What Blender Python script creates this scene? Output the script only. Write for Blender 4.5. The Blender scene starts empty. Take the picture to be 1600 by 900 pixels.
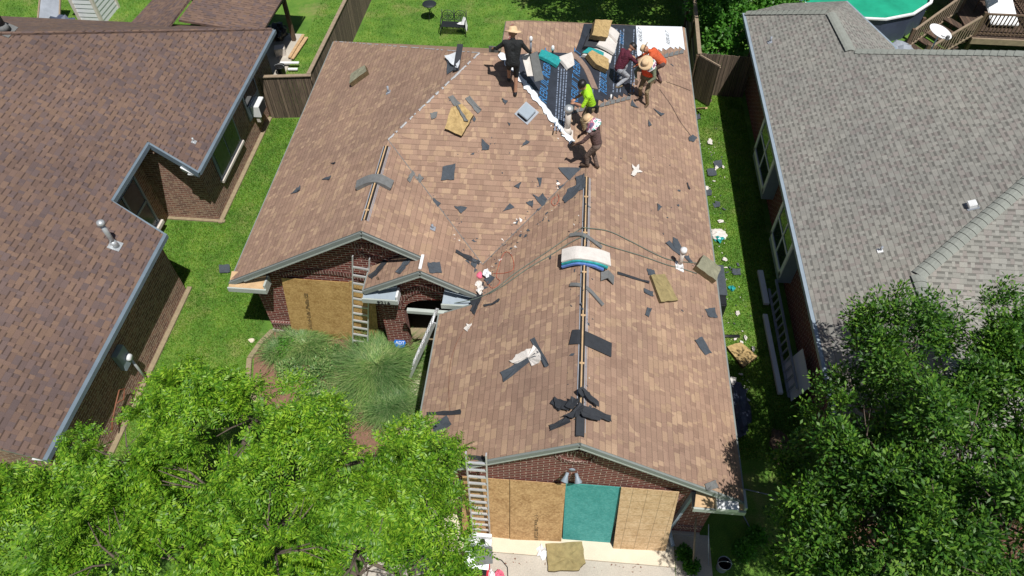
import bpy, bmesh, math, random
import numpy as np
from mathutils import Vector, Matrix
random.seed(7); np.random.seed(7)
R = math.radians
scene = bpy.context.scene
col = scene.collection
# ------------------------------------------------------------------ camera, world, sun, exposure
FPX = 1110.0; PITCH = math.atan(1375/FPX); YAW = math.atan(148/math.hypot(1375, FPX)); CAMH = 17.0
cam = bpy.data.cameras.new('camera'); camo = bpy.data.objects.new('camera', cam); col.objects.link(camo)
cam.sensor_width = 36.0; cam.lens = 36.0*FPX/1600.0; cam.clip_end = 2000.0; cam.clip_start = 0.1
camo.location = (0, 0, CAMH); camo.rotation_euler = (math.pi/2-PITCH, 0, YAW)
scene.camera = camo
SUNV = Vector((0.25, -0.35, 1.0)).normalized()
elev = math.asin(SUNV.z); azim = math.atan2(SUNV.x, SUNV.y)
w = bpy.data.worlds.new('World'); scene.world = w; w.use_nodes = True
nt = w.node_tree; bg = nt.nodes['Background']
sky = nt.nodes.new('ShaderNodeTexSky'); sky.sky_type = 'NISHITA'; sky.sun_disc = False
sky.sun_elevation = elev; sky.sun_rotation = azim
nt.links.new(sky.outputs[0], bg.inputs[0]); bg.inputs[1].default_value = 0.05
sl = bpy.data.lights.new('sun', 'SUN'); sl.energy = 5.0; sl.angle = R(0.53); sl.color = (1.0, 0.965, 0.91)
so = bpy.data.objects.new('sun', sl); col.objects.link(so)
so.rotation_euler = SUNV.to_track_quat('Z', 'Y').to_euler()
scene.view_settings.view_transform = 'Standard'; scene.view_settings.look = 'None'
scene.view_settings.gamma = 1.0; scene.view_settings.exposure = 0.0
scene.render.engine = 'CYCLES'

# ------------------------------------------------------------------ unprojection (photo pixel -> place in the world)
FH = Vector((-math.sin(YAW), math.cos(YAW), 0)); RT = Vector((math.cos(YAW), math.sin(YAW), 0))
FW = FH*math.cos(PITCH)+Vector((0, 0, -math.sin(PITCH))); UP = RT.cross(FW); CP = Vector((0, 0, CAMH))
def ray(px, py): return FW*FPX+RT*(px-800)+UP*(450-py)
def PZ(px, py, z=0.0):
    d = ray(px, py); return CP+d*((z-CAMH)/d.z)
def PY(px, py, y):
    d = ray(px, py); return CP+d*(y/d.y)
def PX(px, py, x):
    d = ray(px, py); return CP+d*(x/d.x)
S = 0.58
PLN = {  # n, d  (n.p = d)
 'R': (Vector((S,0,1)), 2.7+S*4.33), 'L': (Vector((-S,0,1)), 2.7+S*8.3),
 'F': (Vector((0,-S,1)), 6.197-S*16.65), 'GL': (Vector((-S,0,1)), 4.771-S*0.76),
 'WR': (Vector((S,0,1)), 4.916-S*4.48), 'PL': (Vector((-S,0,1)), 4.116+S*3.1),
 'LH': (Vector((0.5,0,1)), 2.7-0.5*10.7), 'RH': (Vector((-0.45,0,1)), 2.45-0.45*6.79), 'G': (Vector((0,0,1)), 0.0)}
def PP(k, px, py, lift=0.0):
    n, d = PLN[k]; r_ = ray(px, py); t = (d-n.dot(CP))/n.dot(r_)
    return CP+r_*t+n.normalized()*lift

# ------------------------------------------------------------------ materials
def nodes_of(name):
    m = bpy.data.materials.new(name); m.use_nodes = True
    return m, m.node_tree, m.node_tree.nodes['Principled BSDF']
def N(t, kind, **kw):
    n = t.nodes.new(kind)
    for k, v in kw.items(): setattr(n, k, v)
    return n
def math_n(t, op, a, b=None, c=None):
    n = N(t, 'ShaderNodeMath', operation=op)
    for i, v in enumerate((a, b, c)):
        if v is None: continue
        if hasattr(v, 'is_output') or isinstance(v, bpy.types.NodeSocket): t.links.new(v, n.inputs[i])
        else: n.inputs[i].default_value = v
    return n.outputs[0]
def mixc(t, fac, a, b, blend='MIX'):
    n = N(t, 'ShaderNodeMix', data_type='RGBA', blend_type=blend)
    for s, v in ((n.inputs[0], fac), (n.inputs[6], a), (n.inputs[7], b)):
        if isinstance(v, bpy.types.NodeSocket): t.links.new(v, s)
        elif isinstance(v, (int, float)): s.default_value = v
        else: s.default_value = (*v, 1)
    return n.outputs[2]
def noise(t, scale, detail=4, vec=None, rough=0.55):
    n = N(t, 'ShaderNodeTexNoise'); n.inputs['Scale'].default_value = scale; n.inputs['Detail'].default_value = detail
    n.inputs['Roughness'].default_value = rough
    if vec is not None: t.links.new(vec, n.inputs['Vector'])
    return n.outputs[0]
def ramp(t, fac, stops, const=False):
    n = N(t, 'ShaderNodeValToRGB'); t.links.new(fac, n.inputs[0])
    cr = n.color_ramp; cr.interpolation = 'CONSTANT' if const else 'LINEAR'
    while len(cr.elements) < len(stops): cr.elements.new(0.5)
    for e, (p, c) in zip(cr.elements, stops): e.position = p; e.color = (*c, 1) if len(c) == 3 else c
    return n.outputs[0]
def bump(t, h, strength, dist, b):
    n = N(t, 'ShaderNodeBump'); t.links.new(h, n.inputs['Height']); n.inputs['Strength'].default_value = strength
    n.inputs['Distance'].default_value = dist; t.links.new(n.outputs[0], b.inputs['Normal'])
def mat(name, c, rough=0.8, var=0.15, scale=6.0, bmp=0.0, metal=0.0, c2=None, spec=None, fine=0.0):
    m, t, b = nodes_of(name)
    tc = N(t, 'ShaderNodeTexCoord').outputs['Object']
    c2 = c2 or tuple(x*(1-var) for x in c); hi = tuple(min(1, x*(1+var*0.6)) for x in c)
    nz = noise(t, scale, 6, tc, 0.62)
    cc = ramp(t, nz, [(0.3, c2), (0.7, hi)])
    if fine:
        cc = mixc(t, fine, cc, ramp(t, noise(t, scale*22, 2, tc), [(0.35, tuple(x*0.45 for x in c)), (0.65, tuple(min(1, x*1.5) for x in c))]))
    t.links.new(cc, b.inputs['Base Color'])
    b.inputs['Roughness'].default_value = rough; b.inputs['Metallic'].default_value = metal
    if spec is not None: b.inputs['Specular IOR Level'].default_value = spec
    if bmp: bump(t, noise(t, scale*5, 4, tc), 0.6, bmp, b)
    return m
def shingle(name, stops, h=0.143, wd=0.24, band=0.0, butt=0.55, grain=0.25, teeth=0.5, group=False, bt=0.58, seam=0.35):
    m, t, b = nodes_of(name)
    uv = N(t, 'ShaderNodeUVMap').outputs[0]
    sp = N(t, 'ShaderNodeSeparateXYZ'); t.links.new(uv, sp.inputs[0]); u, v = sp.outputs[0], sp.outputs[1]
    # a little waviness in the courses
    wv = noise(t, 0.9, 2, uv); v = math_n(t, 'ADD', v, math_n(t, 'MULTIPLY', math_n(t, 'SUBTRACT', wv, 0.5), 0.03))
    vr = math_n(t, 'DIVIDE', v, h); row = math_n(t, 'FLOOR', vr); fr = math_n(t, 'SUBTRACT', vr, row)
    grp = math_n(t, 'FLOOR', math_n(t, 'DIVIDE', row, 2.0)) if group else row
    wn = N(t, 'ShaderNodeTexWhiteNoise', noise_dimensions='1D'); t.links.new(grp, wn.inputs['W'])
    ur = math_n(t, 'ADD', math_n(t, 'DIVIDE', u, wd), math_n(t, 'MULTIPLY', wn.outputs[0], 7.3))
    ur = math_n(t, 'ADD', ur, math_n(t, 'MULTIPLY', math_n(t, 'MODULO', math_n(t, 'ABSOLUTE', row), 2.0), 0.45))
    # uneven tab widths
    wob = math_n(t, 'MULTIPLY', math_n(t, 'SINE', math_n(t, 'MULTIPLY', ur, 2.1)), 0.32)
    ur = math_n(t, 'ADD', ur, wob)
    cell = math_n(t, 'FLOOR', ur); fu = math_n(t, 'SUBTRACT', ur, cell)
    cb = N(t, 'ShaderNodeCombineXYZ'); t.links.new(cell, cb.inputs[0]); t.links.new(row, cb.inputs[1])
    w2 = N(t, 'ShaderNodeTexWhiteNoise', noise_dimensions='2D'); t.links.new(cb.outputs[0], w2.inputs['Vector'])
    rnd = w2.outputs['Value']
    if group:
        cg = N(t, 'ShaderNodeCombineXYZ'); t.links.new(cell, cg.inputs[0]); t.links.new(grp, cg.inputs[1])
        w3 = N(t, 'ShaderNodeTexWhiteNoise', noise_dimensions='2D'); t.links.new(cg.outputs[0], w3.inputs['Vector'])
        sel = math_n(t, 'GREATER_THAN', noise(t, 1.7, 1, uv), 0.5)
        rnd = math_n(t, 'ADD', math_n(t, 'MULTIPLY', rnd, math_n(t, 'SUBTRACT', 1.0, sel)), math_n(t, 'MULTIPLY', w3.outputs['Value'], sel))
    c = ramp(t, rnd, stops, True)
    sc = N(t, 'ShaderNodeSeparateColor'); t.links.new(w2.outputs['Color'], sc.inputs[0])
    c = mixc(t, 0.35, c, ramp(t, sc.outputs[1], [(0, tuple(x*0.72 for x in stops[0][1])), (1, tuple(x*1.3 for x in stops[0][1]))]))
    g = ramp(t, noise(t, 70, 2, uv), [(0.3, (0.55, 0.55, 0.55)), (0.7, (1.35, 1.35, 1.35))])
    c = mixc(t, grain, c, g, 'MULTIPLY')
    lg = ramp(t, noise(t, 0.35, 5, uv), [(0.3, (0.80, 0.80, 0.83)), (0.7, (1.12, 1.10, 1.07))])
    c = mixc(t, 0.8, c, lg, 'MULTIPLY')
    tooth = math_n(t, 'GREATER_THAN', sc.outputs[0], teeth)
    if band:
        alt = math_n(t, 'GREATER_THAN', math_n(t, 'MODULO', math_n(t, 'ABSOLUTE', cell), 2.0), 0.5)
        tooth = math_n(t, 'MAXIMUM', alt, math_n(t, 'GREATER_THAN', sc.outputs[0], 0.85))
    if band:   # shadow line painted dark at the upper end of the recessed tabs
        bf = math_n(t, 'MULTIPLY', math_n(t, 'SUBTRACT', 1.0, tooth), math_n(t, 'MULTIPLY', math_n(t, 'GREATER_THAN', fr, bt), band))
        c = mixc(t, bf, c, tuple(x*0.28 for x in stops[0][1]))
    edge = math_n(t, 'LESS_THAN', fr, 0.11)
    c = mixc(t, math_n(t, 'MULTIPLY', edge, butt), c, (0.03, 0.025, 0.022))
    se = math_n(t, 'LESS_THAN', fu, 0.045)
    c = mixc(t, math_n(t, 'MULTIPLY', se, seam), c, (0.03, 0.025, 0.022))
    t.links.new(c, b.inputs['Base Color']); b.inputs['Roughness'].default_value = 0.93
    b.inputs['Specular IOR Level'].default_value = 0.25
    hgt = math_n(t, 'ADD', math_n(t, 'SUBTRACT', 1.0, fr), math_n(t, 'MULTIPLY', tooth, 0.7))
    hgt = math_n(t, 'ADD', hgt, math_n(t, 'MULTIPLY', noise(t, 90, 2, uv), 0.25))
    bump(t, hgt, 0.8, 0.006, b)
    return m
def brick(name, c1, c2, mortar, extra=None, bw=0.225, rh=0.077):
    m, t, b = nodes_of(name)
    uv = N(t, 'ShaderNodeUVMap').outputs[0]
    br = N(t, 'ShaderNodeTexBrick'); t.links.new(uv, br.inputs['Vector'])
    br.inputs['Scale'].default_value = 1.0; br.inputs['Brick Width'].default_value = bw; br.inputs['Row Height'].default_value = rh
    br.inputs['Mortar Size'].default_value = 0.0075; br.inputs['Mortar Smooth'].default_value = 0.1
    br.inputs['Color1'].default_value = (*c1, 1); br.inputs['Color2'].default_value = (*c2, 1); br.inputs['Mortar'].default_value = (*mortar, 1)
    c = br.outputs[0]
    c = mixc(t, 0.55, c, ramp(t, noise(t, 9, 5, uv), [(0.3, (0.6, 0.6, 0.6)), (0.7, (1.35, 1.3, 1.25))]), 'MULTIPLY')
    if extra: c = mixc(t, math_n(t, 'MULTIPLY', math_n(t, 'GREATER_THAN', noise(t, 4.1, 2, uv), 0.58), 0.5), c, extra)
    t.links.new(c, b.inputs['Base Color']); b.inputs['Roughness'].default_value = 0.9
    bump(t, math_n(t, 'SUBTRACT', 1.0, br.outputs[1]), 0.8, 0.008, b)
    return m
def osb(name, base, dark, light, grid=False):
    m, t, b = nodes_of(name)
    uv = N(t, 'ShaderNodeUVMap').outputs[0]
    vo = N(t, 'ShaderNodeTexVoronoi'); vo.inputs['Scale'].default_value = 26; t.links.new(uv, vo.inputs['Vector'])
    sc = N(t, 'ShaderNodeSeparateColor'); t.links.new(vo.outputs['Color'], sc.inputs[0])
    c = ramp(t, sc.outputs[0], [(0.0, dark), (0.45, base), (1.0, light)])
    c = mixc(t, 0.5, c, ramp(t, noise(t, 3, 6, uv, 0.7), [(0.3, dark), (0.7, light)]))
    if grid:
        sp = N(t, 'ShaderNodeSeparateXYZ'); t.links.new(uv, sp.inputs[0])
        for o, st in ((sp.outputs[0], 0.31), (sp.outputs[1], 0.28)):
            f = math_n(t, 'FRACT', math_n(t, 'DIVIDE', o, st))
            c = mixc(t, math_n(t, 'MULTIPLY', math_n(t, 'LESS_THAN', f, 0.035), 0.6), c, (0.08, 0.05, 0.03))
    t.links.new(c, b.inputs['Base Color']); b.inputs['Roughness'].default_value = 0.75
    bump(t, sc.outputs[1], 0.4, 0.003, b)
    return m
def leafmat(name, cols, trans=0.35, rough=0.45):
    m, t, b = nodes_of(name)
    ri = N(t, 'ShaderNodeNewGeometry').outputs['Random Per Island']
    c = ramp(t, ri, [(i/(len(cols)-1), k) for i, k in enumerate(cols)])
    tc = N(t, 'ShaderNodeTexCoord').outputs['Object']
    c = mixc(t, 0.75, c, ramp(t, noise(t, 1.1, 4, tc), [(0.35, (0.62, 0.72, 0.7)), (0.65, (1.3, 1.2, 1.0))]), 'MULTIPLY')
    t.links.new(c, b.inputs['Base Color']); b.inputs['Roughness'].default_value = rough
    b.inputs['Specular IOR Level'].default_value = 0.35
    tr = N(t, 'ShaderNodeBsdfTranslucent')
    t.links.new(mixc(t, 1.0, c, (1.25, 1.35, 0.55), 'MULTIPLY'), tr.inputs[0])
    mx = N(t, 'ShaderNodeMixShader'); mx.inputs[0].default_value = trans
    t.links.new(b.outputs[0], mx.inputs[1]); t.links.new(tr.outputs[0], mx.inputs[2])
    t.links.new(mx.outputs[0], t.nodes['Material Output'].inputs[0])
    return m
M = {}
M['roof'] = shingle('brown_shingles', [(0.0, (0.319, 0.211, 0.154)), (0.33, (0.291, 0.188, 0.139)), (0.55, (0.339, 0.226, 0.165)), (0.76, (0.405, 0.278, 0.185)), (0.93, (0.466, 0.328, 0.217))], wd=0.145, grain=0.5, butt=0.30, group=True, seam=0.2)
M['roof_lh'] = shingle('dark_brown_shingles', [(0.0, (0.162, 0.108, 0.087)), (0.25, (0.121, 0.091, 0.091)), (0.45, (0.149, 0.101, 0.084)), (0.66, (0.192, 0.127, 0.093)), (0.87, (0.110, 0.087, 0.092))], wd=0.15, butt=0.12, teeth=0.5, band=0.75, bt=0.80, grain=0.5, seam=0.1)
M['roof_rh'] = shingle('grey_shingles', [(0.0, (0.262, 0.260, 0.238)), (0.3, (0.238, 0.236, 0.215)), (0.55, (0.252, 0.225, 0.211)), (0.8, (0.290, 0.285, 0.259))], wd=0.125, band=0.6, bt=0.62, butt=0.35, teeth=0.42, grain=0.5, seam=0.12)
M['cap_rh'] = mat('grey_cap_shingle', (0.25, 0.265, 0.24), 0.95, 0.2, 5, 0.004, fine=0.3)
M['brick'] = brick('red_brick', (0.20, 0.042, 0.03), (0.12, 0.028, 0.022), (0.55, 0.44, 0.38), bw=0.24, rh=0.086)
M['brick_lh'] = brick('brown_brick', (0.30, 0.155, 0.11), (0.17, 0.085, 0.065), (0.55, 0.45, 0.36), extra=(0.42, 0.30, 0.21), bw=.25, rh=.088)
M['brick_row'] = brick('soldier_brick', (0.16, 0.05, 0.04), (0.11, 0.03, 0.027), (0.50, 0.40, 0.35), bw=0.077, rh=0.23)
M['trim'] = mat('green_grey_trim', (0.22, 0.245, 0.235), 0.55, 0.1, 3)
M['trim_l'] = mat('pale_green_grey_trim', (0.42, 0.46, 0.43), 0.55, 0.1, 3)
M['gutter'] = mat('slate_blue_gutter', (0.160, 0.208, 0.254), 0.4, 0.12, 3)
M['soffit'] = mat('white_soffit', (0.7, 0.72, 0.75), 0.6, 0.05)
M['osb'] = osb('strand_board', (0.46, 0.28, 0.10), (0.29, 0.155, 0.045), (0.66, 0.44, 0.18))
M['osb2'] = osb('strand_board_orange', (0.46, 0.27, 0.115), (0.26, 0.135, 0.05), (0.68, 0.45, 0.22))
M['osbteal'] = osb('teal_board', (0.041, 0.317, 0.300), (0.027, 0.229, 0.210), (0.108, 0.405, 0.380))
M['osbgrid'] = osb('lined_board', (0.60, 0.40, 0.22), (0.42, 0.26, 0.12), (0.74, 0.54, 0.33), grid=True)
M['foam'] = mat('tan_foam', (0.46, 0.33, 0.15), 0.95, 0.45, 9, 0.02, c2=(0.26, 0.17, 0.07), fine=0.3)
M['foamg'] = mat('grey_foam', (0.25, 0.245, 0.17), 0.95, 0.35, 7, 0.012, fine=0.25)
M['foamo'] = mat('olive_foam', (0.30, 0.24, 0.11), 0.95, 0.35, 7, 0.012, fine=0.25)
M['foamdark'] = mat('torn_foam_side', (0.12, 0.085, 0.04), 0.95, 0.6, 14, 0.03, fine=0.5)
M['scrap'] = mat('slate_shingle_scrap', (0.062, 0.075, 0.092), 0.9, 0.3, 9, 0.004, fine=0.35)
M['scrapl'] = mat('grey_shingle_scrap', (0.16, 0.165, 0.165), 0.9, 0.3, 9, 0.004, fine=0.35)
M['scrapd'] = mat('black_shingle_strip', (0.03, 0.034, 0.042), 0.85, 0.3, 9, 0.004, fine=0.35)
M['scrapt'] = mat('tan_shingle_scrap', (0.26, 0.18, 0.14), 0.9, 0.3, 9, 0.004, fine=0.35)
M['under'] = mat('dark_underlayment', (0.034, 0.040, 0.055), 0.5, 0.3, 3, 0.004)
M['underw'] = mat('white_underlayment', (0.74, 0.78, 0.83), 0.55, 0.08, 3, 0.006)
M['felt'] = mat('dull_felt', (0.42, 0.42, 0.43), 0.8, 0.3, 20)
M['rust'] = mat('rust_cord', (0.22, 0.08, 0.04), 0.6, 0.2)
M['bluep'] = mat('blue_print', (0.05, 0.19, 0.42), 0.5, 0.1)
M['greyp'] = mat('grey_print', (0.22, 0.27, 0.36), 0.5, 0.1)
M['blackp'] = mat('black_print', (0.02, 0.02, 0.025), 0.5, 0.1)
M['wrap'] = mat('white_wrapper', (0.68, 0.64, 0.60), 0.5, 0.12, 6, 0.01)
M['teal'] = mat('teal_wrapper', (0.03, 0.33, 0.33), 0.35, 0.3, 12)
M['bluew'] = mat('blue_wrapper', (0.12, 0.22, 0.55), 0.35, 0.3, 12)
M['wood'] = mat('fresh_wood', (0.52, 0.35, 0.19), 0.7, 0.2, 7)
M['woodd'] = mat('deck_wood', (0.13, 0.085, 0.055), 0.85, 0.3, 7, fine=0.2)
M['woodm'] = mat('worn_wood', (0.30, 0.23, 0.16), 0.85, 0.3, 7, fine=0.2)
M['black'] = mat('black_paint', (0.016, 0.017, 0.02), 0.45, 0.2)
M['dark'] = mat('dark_void', (0.012, 0.012, 0.013), 0.95, 0.2)
M['iron'] = mat('cast_iron', (0.022, 0.026, 0.03), 0.5, 0.3, 30)
M['alu'] = mat('aluminium', (0.72, 0.73, 0.75), 0.38, 0.08, 8, metal=0.55)
M['galv'] = mat('galvanised_metal', (0.55, 0.58, 0.60), 0.42, 0.15, 14, metal=0.5)
M['white'] = mat('white_paint', (0.78, 0.79, 0.80), 0.5, 0.05)
M['offwhite'] = mat('cream_pvc', (0.66, 0.60, 0.55), 0.5, 0.08)
M['bluegrey'] = mat('blue_grey_paint', (0.26, 0.32, 0.38), 0.5, 0.1)
M['conc'] = mat('concrete', (0.47, 0.43, 0.37), 0.9, 0.16, 1.4, 0.004, fine=0.15)
M['concl'] = mat('pale_concrete', (0.68, 0.60, 0.47), 0.9, 0.1, 2.5, 0.003, fine=0.12)
M['mulch'] = mat('red_brown_mulch', (0.24, 0.125, 0.085), 0.95, 0.5, 12, 0.03, c2=(0.13, 0.09, 0.06), fine=0.5)
M['dirt'] = mat('dry_dirt', (0.30, 0.24, 0.15), 0.95, 0.3, 8, 0.01, fine=0.3)
M['red'] = mat('red_plastic', (0.50, 0.03, 0.05), 0.4, 0.15)
M['pink'] = mat('pink_cloth', (0.78, 0.16, 0.26), 0.8, 0.3, 20)
M['bluesign'] = mat('blue_sign', (0.01, 0.15, 0.55), 0.4, 0.05)
M['glass'] = mat('window_glass', (0.02, 0.03, 0.035), 0.06, 0.1)
M['screen'] = mat('insect_screen', (0.045, 0.06, 0.07), 0.25, 0.4, 2.0)
M['pooll'] = mat('pool_water', (0.02, 0.36, 0.21), 0.12, 0.25, 1.2)
M['poolw'] = mat('pool_wall_blue', (0.06, 0.075, 0.12), 0.5, 0.2, 2)
M['tin'] = mat('pale_grey_sheet', (0.30, 0.33, 0.38), 0.5, 0.2, 3)
M['fence'] = None
def fencemat(name, base, w=0.14):
    m, t, b = nodes_of(name)
    uv = N(t, 'ShaderNodeUVMap').outputs[0]; sp = N(t, 'ShaderNodeSeparateXYZ'); t.links.new(uv, sp.inputs[0])
    q = math_n(t, 'DIVIDE', sp.outputs[0], w); cell = math_n(t, 'FLOOR', q); f = math_n(t, 'SUBTRACT', q, cell)
    wn = N(t, 'ShaderNodeTexWhiteNoise', noise_dimensions='1D'); t.links.new(cell, wn.inputs['W'])
    c = ramp(t, wn.outputs[0], [(0, tuple(x*0.7 for x in base)), (1, tuple(x*1.35 for x in base))])
    mp = N(t, 'ShaderNodeMapping'); mp.inputs['Scale'].default_value = (14, 1.2, 1); t.links.new(uv, mp.inputs[0])
    c = mixc(t, 0.7, c, ramp(t, noise(t, 2.5, 6, mp.outputs[0]), [(0.3, (0.5, 0.5, 0.5)), (0.7, (1.5, 1.45, 1.4))]), 'MULTIPLY')
    c = mixc(t, math_n(t, 'LESS_THAN', f, 0.1), c, (0.012, 0.01, 0.008))
    t.links.new(c, b.inputs['Base Color']); b.inputs['Roughness'].default_value = 0.9
    return m
M['fence'] = fencemat('weathered_fence_boards', (0.155, 0.115, 0.085))
M['deckboards'] = fencemat('dark_deck_boards', (0.085, 0.055, 0.038), 0.14)
M['siding'] = fencemat('white_siding', (0.62, 0.66, 0.74), 0.2)
def straw():
    return mat('straw', (0.70, 0.50, 0.30), 0.85, 0.25, 30, 0.004)
M['straw'] = straw()
M['leaf1'] = leafmat('bright_compound_leaf', [(0.043, 0.136, 0.009), (0.103, 0.251, 0.014), (0.181, 0.352, 0.023), (0.292, 0.458, 0.045)], 0.22)
M['leaf2'] = leafmat('dark_glossy_leaf', [(0.016, 0.055, 0.006), (0.036, 0.116, 0.012), (0.075, 0.184, 0.018), (0.150, 0.284, 0.036)], 0.2, 0.5)
M['leaf3'] = leafmat('vine_leaf', [(0.05, 0.16, 0.02), (0.085, 0.25, 0.035), (0.13, 0.33, 0.05)], 0.35)
M['blade'] = leafmat('ornamental_blade', [(0.075, 0.168, 0.054), (0.125, 0.246, 0.072), (0.200, 0.336, 0.108), (0.375, 0.426, 0.216)], 0.2)
M['lawnb'] = leafmat('lawn_blade', [(0.08, 0.21, 0.018), (0.13, 0.285, 0.026), (0.19, 0.35, 0.042), (0.33, 0.37, 0.11)], 0.35, 0.6)
M['bark'] = mat('tree_bark', (0.13, 0.10, 0.08), 0.95, 0.4, 9, 0.02, fine=0.3)

# ------------------------------------------------------------------ mesh builder
class MB:
    def __init__(s): s.v = []; s.f = []; s.m = []
    def add(s, vs, fs, mi=0):
        o = len(s.v); s.v += [tuple(x) for x in vs]; s.f += [tuple(o+i for i in f) for f in fs]; s.m += [mi]*len(fs); return s
    def poly(s, pts, mi=0): return s.add(pts, [tuple(range(len(pts)))], mi)
    def box(s, c, d, rz=0, mi=0, rot=None):
        hx, hy, hz = d[0]/2, d[1]/2, d[2]/2
        m = rot if rot is not None else Matrix.Rotation(rz, 3, 'Z')
        vs = [Vector(c)+m@Vector((x, y, z)) for x in (-hx, hx) for y in (-hy, hy) for z in (-hz, hz)]
        return s.add(vs, [(0,1,3,2),(4,6,7,5),(0,4,5,1),(2,3,7,6),(0,2,6,4),(1,5,7,3)], mi)
    def bb(s, a, b, mi=0):
        return s.box([(a[i]+b[i])/2 for i in range(3)], [abs(b[i]-a[i]) for i in range(3)], 0, mi)
    def beam(s, a, b, w, h, mi=0, up=(0,0,1)):
        a = Vector(a); b = Vector(b); d = (b-a); L = d.length; d.normalize()
        u = Vector(up); x = d.cross(u)
        if x.length < 1e-4: x = d.cross(Vector((1,0,0)))
        x.normalize(); z = x.cross(d)
        m = Matrix((x, d, z)).transposed()
        return s.box((a+b)/2, (w, L, h), 0, mi, m)
    def slab(s, pts, th, mi=0, nrm=None, side=None):   # prism under/over a polygon
        pts = [Vector(p) for p in pts]
        n = nrm or poly_n(pts)
        n = Vector(n).normalized(); q = [p-n*th for p in pts]; k = len(pts)
        if poly_n(pts).dot(n) < 0: pts = pts[::-1]; q = q[::-1]
        s.add(pts, [tuple(range(k))], mi)
        sd = mi if side is None else side
        s.add(pts+q, [tuple(k+i for i in reversed(range(k)))]+[(i, k+i, k+(i+1) % k, (i+1) % k) for i in range(k)], sd)
        return s
    def tube(s, path, r, n=8, mi=0, caps=True):
        P = [Vector(p) for p in path]; rs = r if isinstance(r, (list, tuple)) else [r]*len(P)
        vs = []; u0 = None
        for i, p in enumerate(P):
            d = (P[min(i+1, len(P)-1)]-P[max(i-1, 0)]).normalized()
            a = (u0 if u0 is not None else (Vector((0,0,1)) if abs(d.z) < 0.9 else Vector((1,0,0))))
            x = a-d*a.dot(d)
            if x.length < 1e-5: x = Vector((0,1,0))-d*d.y
            x.normalize(); u0 = x; y = d.cross(x)
            vs += [p+(x*math.cos(t)+y*math.sin(t))*rs[i] for t in [2*math.pi*j/n for j in range(n)]]
        fs = [(i*n+j, i*n+(j+1) % n, (i+1)*n+(j+1) % n, (i+1)*n+j) for i in range(len(P)-1) for j in range(n)]
        if caps: fs += [tuple(reversed(range(n))), tuple((len(P)-1)*n+j for j in range(n))]
        return s.add(vs, fs, mi)
    def lathe(s, c, prof, n=16, mi=0, rot=None, caps=True):
        c = Vector(c); vs = []
        for (r, z) in prof:
            for j in range(n):
                a = 2*math.pi*j/n; p = Vector((r*math.cos(a), r*math.sin(a), z)); vs.append(c+(rot@p if rot is not None else p))
        k = len(prof)
        fs = [(i*n+j, i*n+(j+1) % n, (i+1)*n+(j+1) % n, (i+1)*n+j) for i in range(k-1) for j in range(n)]
        if caps: fs += [tuple(reversed(range(n))), tuple((k-1)*n+j for j in range(n))]
        return s.add(vs, fs, mi)
    def build(s, name, mats, parent=None, smooth=False, uv=True, bevel=0.0):
        me = bpy.data.meshes.new(name); me.from_pydata(s.v, [], s.f)
        if not isinstance(mats, (list, tuple)): mats = [mats]
        for m in mats: me.materials.append(M[m] if isinstance(m, str) else m)
        me.polygons.foreach_set('material_index', s.m)
        if bevel:
            bm = bmesh.new(); bm.from_mesh(me)
            bmesh.ops.remove_doubles(bm, verts=bm.verts, dist=1e-5)
            bmesh.ops.bevel(bm, geom=[e for e in bm.edges], offset=bevel, segments=2, affect='EDGES', clamp_overlap=True)
            bm.to_mesh(me); bm.free()
        if uv: auto_uv(me)
        if smooth: me.polygons.foreach_set('use_smooth', [True]*len(me.polygons))
        me.update()
        o = bpy.data.objects.new(name, me); col.objects.link(o)
        if parent is not None: o.parent = parent
        return o
def poly_n(pts):
    n = Vector((0,0,0))
    for i in range(len(pts)):
        a = Vector(pts[i]); b = Vector(pts[(i+1) % len(pts)])
        n += Vector(((a.y-b.y)*(a.z+b.z), (a.z-b.z)*(a.x+b.x), (a.x-b.x)*(a.y+b.y)))
    return n.normalized() if n.length > 0 else Vector((0,0,1))
def auto_uv(me):
    uv = me.uv_layers.new(name='UVMap')
    co = [v.co for v in me.vertices]
    for p in me.polygons:
        n = p.normal
        if abs(n.z) > 0.97: u = Vector((1,0,0)); v = Vector((0,1,0))
        else:
            u = Vector((0,0,1)).cross(n).normalized(); v = n.cross(u)
        for li in p.loop_indices:
            c = co[me.loops[li].vertex_index]; uv.data[li].uv = (c.dot(u), c.dot(v))
def tag(o, label=None, cat=None, group=None, kind=None):
    if label: o['label'] = label
    if cat: o['category'] = cat
    if group: o['group'] = group
    if kind: o['kind'] = kind
    return o
def thing(name, loc, label, cat, group=None):
    o = bpy.data.objects.new(name, None); col.objects.link(o); o.location = loc; o.empty_display_size = 0.2
    return tag(o, label, cat, group)
# parts are modelled in world coordinates and then moved under their thing
def under(o, t):
    o.parent = t; o.matrix_parent_inverse = Matrix.Translation(t.location).inverted(); return o
def struct(o): o['kind'] = 'structure'; return o
def part(mb, name, mats, t, smooth=False, bevel=0.0, label=None):
    o = under(mb.build(name, mats, None, smooth, True, bevel), t)
    if label: o['label'] = label
    return o
def sub(mb, name, mats, p, smooth=False, bevel=0.0):
    o = mb.build(name, mats, None, smooth, True, bevel); o.parent = p; return o
def solo(mb, name, mats, label, cat, group=None, smooth=False, bevel=0.0):
    return tag(mb.build(name, mats, None, smooth, True, bevel), label, cat, group)

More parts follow.
